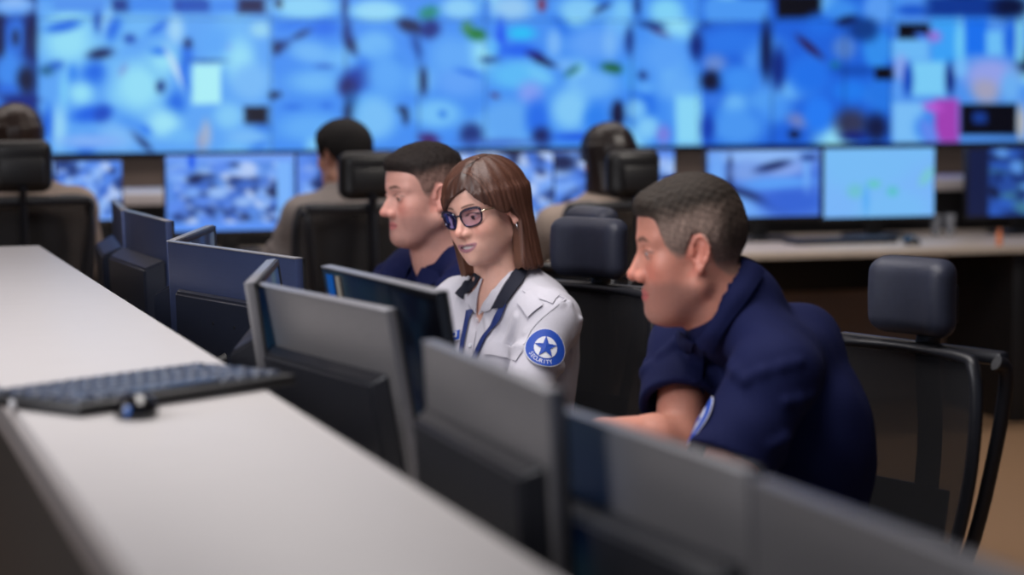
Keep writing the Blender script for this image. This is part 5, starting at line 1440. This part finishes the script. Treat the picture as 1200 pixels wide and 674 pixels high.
for row in (0, 1):
    z0, z1 = (zb, zs) if row == 0 else (zs, zs + dzp)
    for i in range(6):
        p0 = (hitq(XB[i], 100, QW) - O).dot(U); p1 = (hitq(XB[i + 1], 100, QW) - O).dot(U); w = p1 - p0; h = z1 - z0
        r = empty('wall_display', RM((p0 + p1) / 2, QW + .05, z0), TH)
        tag(r, 'video wall display full of blue camera pictures, %s in the %s row' % (nm[i], 'lower' if row == 0 else 'upper'), 'display', 'displays of the video wall')
        MB().box((0, .035, h / 2), (w - .001, .07, h - .001), .002).build('frame', 'black_plastic', r)
        nx, nz = 80, 46
        gx, gz = np.meshgrid(np.linspace(-w / 2 + .0015, w / 2 - .0015, nx), np.linspace(h - .0015, .0015, nz))
        wp_ = np.array([[*RM((p0 + p1) / 2 + x, QW + .049, z0 + z)] for x, z in zip(gx.ravel(), gz.ravel())])
        pr = project(wp_); c = np.clip(wall_cols(pr[:, 0], pr[:, 1]), 0, 255) / 255
        c = np.where(c <= .04045, c / 12.92, ((c + .055) / 1.055) ** 2.4)
        pts = np.stack([gx.ravel(), np.full(gx.size, -.001), gz.ravel()], 1); ii = np.arange(nx * nz).reshape(nz, nx)
        f = np.stack([ii[:-1, :-1], ii[1:, :-1], ii[1:, 1:], ii[:-1, 1:]], -1).reshape(-1, 4)
        link('screen', np_mesh('screen', pts, f, c), 'wall_screen', r)

# back row monitors, screens towards the viewer
LAV = [(150, 190, 250), (120, 170, 250), (90, 140, 240), (180, 205, 250), (30, 60, 130), (14, 30, 80), (60, 110, 210)]
def fm(kind, seed):
    g = np.random.default_rng(seed)
    if kind == 'map':
        it = [(g.uniform(0, 1), g.uniform(0, 1), .2, .2, 0, (120, 190, 250), .8) for _ in range(12)]
        it += [(.28, .62, .07, .10, 0, (110, 195, 215), .6), (.45, .52, .06, .06, -30, (100, 200, 200), .6), (.62, .63, .05, .07, 0, (90, 195, 205), .6), (.93, .42, .05, .14, 20, (120, 200, 215), .6), (.38, .75, .03, .2, 0, (90, 175, 250), .6)]
        return lambda u, v: blobs(u, v, (122, 184, 252), it)
    if kind == 'road':
        it = [(.5, .1, .5, .12, 0, (140, 185, 250), .5), (.08, .5, .08, .5, 0, (110, 170, 250), .5), (.20, .35, .03, .25, 0, (15, 30, 80), .5), (.35, .32, .16, .16, 10, (120, 160, 235), .6), (.70, .30, .22, .10, -20, (130, 165, 240), .6), (.58, .24, .16, .06, -25, (20, 40, 100), .6), (.62, .50, .32, .09, -3, (90, 160, 250), .5),
              (.35, .68, .34, .07, 35, (20, 40, 100), .6), (.25, .82, .30, .14, 32, (110, 170, 250), .5), (.75, .78, .28, .18, 0, (50, 100, 215), .5), (.88, .3, .03, .3, 0, (110, 170, 250), .6), (.9, .12, .08, .05, 0, (30, 60, 140), .6)]
        return lambda u, v: blobs(u, v, (70, 120, 225), it)
    if kind == 'city':
        it = [(g.uniform(.05, .88), g.uniform(.1, .9), g.uniform(.02, .08), g.uniform(.03, .09), g.uniform(0, 180), LAV[g.integers(len(LAV))], .6) for _ in range(120)]
        it += [(.92, .5, .06, .6, 0, (120, 180, 255), -.2), (.5, .97, .6, .06, 0, (90, 150, 250), -.3), (.5, .03, .6, .06, 0, (110, 160, 250), -.3), (.2, .08, .03, .10, 0, (20, 90, 235), .5)]
        return lambda u, v: blobs(u, v, (85, 140, 230), it)
    if kind == 'dim':
        it = [(g.uniform(.2, 1), g.uniform(.05, .95), g.uniform(.03, .10), g.uniform(.04, .12), g.uniform(0, 180), [(90, 150, 230), (40, 90, 190), (20, 50, 120), (10, 22, 60), (60, 120, 150)][g.integers(5)], .6) for _ in range(60)]
        it += [(.08, .5, .10, .6, 0, (12, 24, 66), -.2)]
        return lambda u, v: blobs(u, v, (35, 75, 160), it)
    it = [(g.uniform(0, 1), g.uniform(0, 1), g.uniform(.03, .12), g.uniform(.04, .14), g.uniform(0, 180), LAV[g.integers(len(LAV))], .6) for _ in range(80)]
    return lambda u, v: blobs(u, v, (80, 135, 235), it)
MQ = DQ + .62
for (x0, x1, y0, y1, kind, lab) in (
    (-90, 63, 190, 262, 'mix', 'back row monitor at the far left edge of the view, behind the seated woman'),
    (66, 142, 189, 258, 'dim2', 'small back row monitor beside the woman at the left edge'),
    (194, 345, 182, 270, 'city', 'large bright back row monitor left of the man in grey'),
    (348, 492, 180, 267, 'mix2', 'back row monitor in front of the man in the grey shirt'),
    (515, 648, 179, 262, 'mix3', 'back row monitor showing behind the woman\'s brown hair'),
    (650, 790, 177, 260, 'mix4', 'back row monitor in front of the long-haired operator'),
    (829, 961, 176, 254, 'road', 'back row monitor showing a street scene, above the nearest man'),
    (966, 1095, 174, 254, 'map', 'pale blue back row monitor with green patches like a map'),
    (1135, 1268, 174, 252, 'dim', 'darker back row monitor at the right edge of the view')):
    a, b, c = hitq(x0, y0, MQ), hitq(x1, y0, MQ), hitq((x0 + x1) / 2, y1, MQ)
    pa, pb = (a - O).dot(U), (b - O).dot(U); zt = (a.z + b.z) / 2; zb_ = c.z; w, h = pb - pa, zt - zb_
    r = empty('monitor', RM((pa + pb) / 2, MQ, .75), TH); tag(r, lab, 'monitor')
    zc = (zt + zb_) / 2 - .75
    MB().box((0, .018, zc - .006), (w + .012, .034, h + .026), .004).build('frame', 'black_plastic', r)
    link('screen', screen_mesh(w, h, -.0005, fm(kind, hash_ := sum(map(ord, lab)) % 997), 48, 28, M=Matrix.Translation((0, 0, zc))), 'desk_screen', r)
    MB().box((0, .05, (zc - .05) / 2 + .02), (.07, .03, zc), .006).build('stand_neck', 'black_plastic', r)
    MB().box((0, .02, .008), (.26, .19, .016), .006).build('stand_base', 'black_plastic', r)
# things on the back desk
def back_kb(x0, x1, py, lab):
    a, b = PZ(x0, py, .75), PZ(x1, py, .75); m = (a + b) / 2; k = empty('keyboard', (m.x, m.y, .75), TH); tag(k, lab, 'keyboard'); w = .46
    MB().box((0, 0, .009), (w, .15, .018), .004).build('case', 'black_plastic', k)
    for j in range(5):
        for i in range(14): MB().box((-w / 2 + .025 + i * (w - .05) / 13, .055 - j * .0275, .0205), (.026, .022, .006), .001, seg=1).build('key', 'keycap', k)
back_kb(925, 1045, 285, 'black keyboard on the back desk below the pale map monitor')
mm = PZ(1068, 287, .75); m_ = empty('computer_mouse', (mm.x, mm.y, .75), TH + 1.57); tag(m_, 'dark mouse on the back desk right of its keyboard', 'mouse')
vv = Vol(np.arange(-.07, .07, .004), np.arange(-.05, .05, .004), np.arange(-.01, .05, .004)); vv.op(ell((0, 0, .006), (.055, .033, .030)), 0); vv.op((lambda X, Y, Z: .002 - Z, None, None), .003, 'i')
a_, f_ = vv.mesh(1); link('body', np_mesh('body', a_, f_), 'gloss_black', m_); MB().box((.03, 0, .03), (.016, .006, .012), .003).build('scroll_wheel', 'chrome', m_)
for px, lab in ((1097, 'left one of two small clear cups on the back desk'), (1113, 'right one of two small clear cups on the back desk')):
    q = PZ(px, 276, .75); MB().lathe([(.0005, 0), (.020, 0), (.025, .095), (.023, .095), (.018, .004), (.0005, .004)], seg=20).build('cup', 'cup_glass', loc=(q.x, q.y, .75))
    o = bpy.context.scene.objects[-1] if False else None
    tag([o_ for o_ in COL.objects if o_.name.startswith('cup') and 'label' not in o_][0], lab, 'cup', 'clear cups on the back desk')
q = PZ(1171, 288, .75); tag(MB().lathe([(.0005, 0), (.012, 0), (.012, .05), (.006, .06), (.006, .072), (.0005, .072)], seg=14).build('bottle', 'orange_plastic', loc=(q.x, q.y, .75)), 'tiny orange bottle near the right end of the back desk', 'bottle')

# ------------------------------------------------------------------ people of the back row
def back_person(px, py, Y, label, shirt, turn, hair, tone=(190, 140, 120), nkoff=(0, 56), lean=0.0, female=False, zcut=None, sw=.17, pitch=5):
    hm = head_matrix(PY(px, py, Y), -73 + turn, pitch, 0, 1.0); f, l = bodydir(-73)
    n_ = PY(px + nkoff[0], py + nkoff[1], Y - .02); p_ = Vector((n_.x, n_.y, .56)) - f * .05
    s1 = n_ + l * sw + Vector((0, 0, -.05)); s2 = n_ - l * sw + Vector((0, 0, -.05))
    e1 = s1 + f * .14 + l * .06 + Vector((0, 0, -.20)); e2 = s2 + f * .14 - l * .06 + Vector((0, 0, -.20))
    w1 = e1 + f * .22 - l * .05; w2 = e2 + f * .22 + l * .05; w1.z = w2.z = .79
    for e in (e1, e2): e.z = max(e.z, .79)
    kn = [p_ + f * .42 + l * .1, p_ + f * .42 - l * .1]; an = [Vector((k.x, k.y, .10)) for k in kn]
    P = person(label, (p_.x, p_.y, 0), hm, n_, p_, f, sw, [(s1, e1, w1, tuple(f), (0, 0, 1), .3), (s2, e2, w2, tuple(f), (0, 0, 1), .3)], kn, an,
        dict(tone=tone, lips=(170, 100, 100), neck_r=.052, long=True, shirt=shirt, step=.004, coarse=.009, shirt_step=.009, female=female, cloth=.014, width=1.0))
    if hair == 'short':
        a_, b_, c_ = short_hair(hm, .004, top=.015, side=.008, cols=((20, 17, 18), (34, 28, 28)), fade=(-.05, .0)); P.add('hair', a_, b_, 'hair_short', c_)
    else:
        a_, b_, c_ = long_hair(hm, .005, zcut); c_ = c_ * np.array(hair); P.add('hair', a_, b_, 'hair_long', np.clip(c_, 0, 1))
    collar(P, shirt, a0=25, depth=.035, front_drop=.03)
    return P
back_person(402, 182, 8.35, 'man with short black hair and grey shirt, seen from behind in the back row', 'grey_cloth', 28, 'short', nkoff=(4, 54), sw=.160)
back_person(712, 186, 8.45, 'person with long dark hair and beige top, back turned, in the back row', 'beige_cloth', 12, (.12, .12, .16), nkoff=(-8, 62), female=True, zcut=1.03)
back_person(18, 166, 8.00, 'woman with light brown hair at the left edge, back turned', 'beige_cloth', 0, (.42, .46, .46), nkoff=(12, 62), female=True, zcut=1.12)
for (x, Y, lab, yw) in ((442, 7.93, 'black office chair of the man with the grey shirt in the back row', -66), (758, 8.02, 'black office chair of the person with long dark hair in the back row', -60), (30, 7.62, 'black office chair at the left edge of the view, behind the counter', -72)):
    b = PY(x, 300, Y); d, _ = bodydir(yw); c = put_chair((b.x + d.x * .43, b.y + d.y * .43), yw, lab); c.scale = (1, 1, 1.13 if x < 100 else 1.085)
    for ch in c.children:
        if ch.name.startswith('headrest'): ch.material_slots[0].link = 'OBJECT'; ch.material_slots[0].material = MATS['black_plastic']

# ------------------------------------------------------------------ light
w_ = bpy.data.worlds.new('world'); scn.world = w_; w_.use_nodes = True
bg = w_.node_tree.nodes['Background']; bg.inputs[0].default_value = (.62, .72, 1, 1); bg.inputs[1].default_value = .25
def lamp(p, q, z, sx, sy, e, col=(1, 1, 1), tgt=None, spread=180):
    d = bpy.data.lights.new('unseen_lamp', 'AREA'); d.energy = e; d.shape = 'RECTANGLE'; d.size = sx; d.size_y = sy; d.color = col; d.spread = math.radians(spread)
    o = bpy.data.objects.new('unseen_lamp', d); COL.objects.link(o); o.location = RM(p, q, z)
    if tgt: o.rotation_euler = (Vector(tgt) - o.location).to_track_quat('-Z', 'Y').to_euler()
    else: o.rotation_euler = (0, 0, TH)
    return o
lamp(.5, 4.4, 3.2, 1.0, 3.2, 48, (1.0, .95, .93), spread=130)
lamp(-2.3, 3.4, 2.7, 1.4, 2.4, 72, (.97, .96, 1.0), tgt=(0, 4.8, 1.0), spread=150)  # added lamp out of view at left, brightens faces and monitor backs
lamp(2.8, 6.4, 3.2, 1.4, 1.6, 55, (1.0, .92, .84), tgt=tuple(RM(2.6, 9.4, .2)), spread=130)  # added unseen lamp, aimed to lift the panel under the back desk
lamp(.8, 9.2, 3.2, 6.0, .8, 60, (1.0, .90, .84), spread=150)  # added unseen lamp, brightens the back row and the brown wall
vs = scn.view_settings; vs.view_transform = 'Standard'; vs.look = 'None'; vs.exposure = 0.0; vs.gamma = 1.0; vs.use_curve_mapping = False
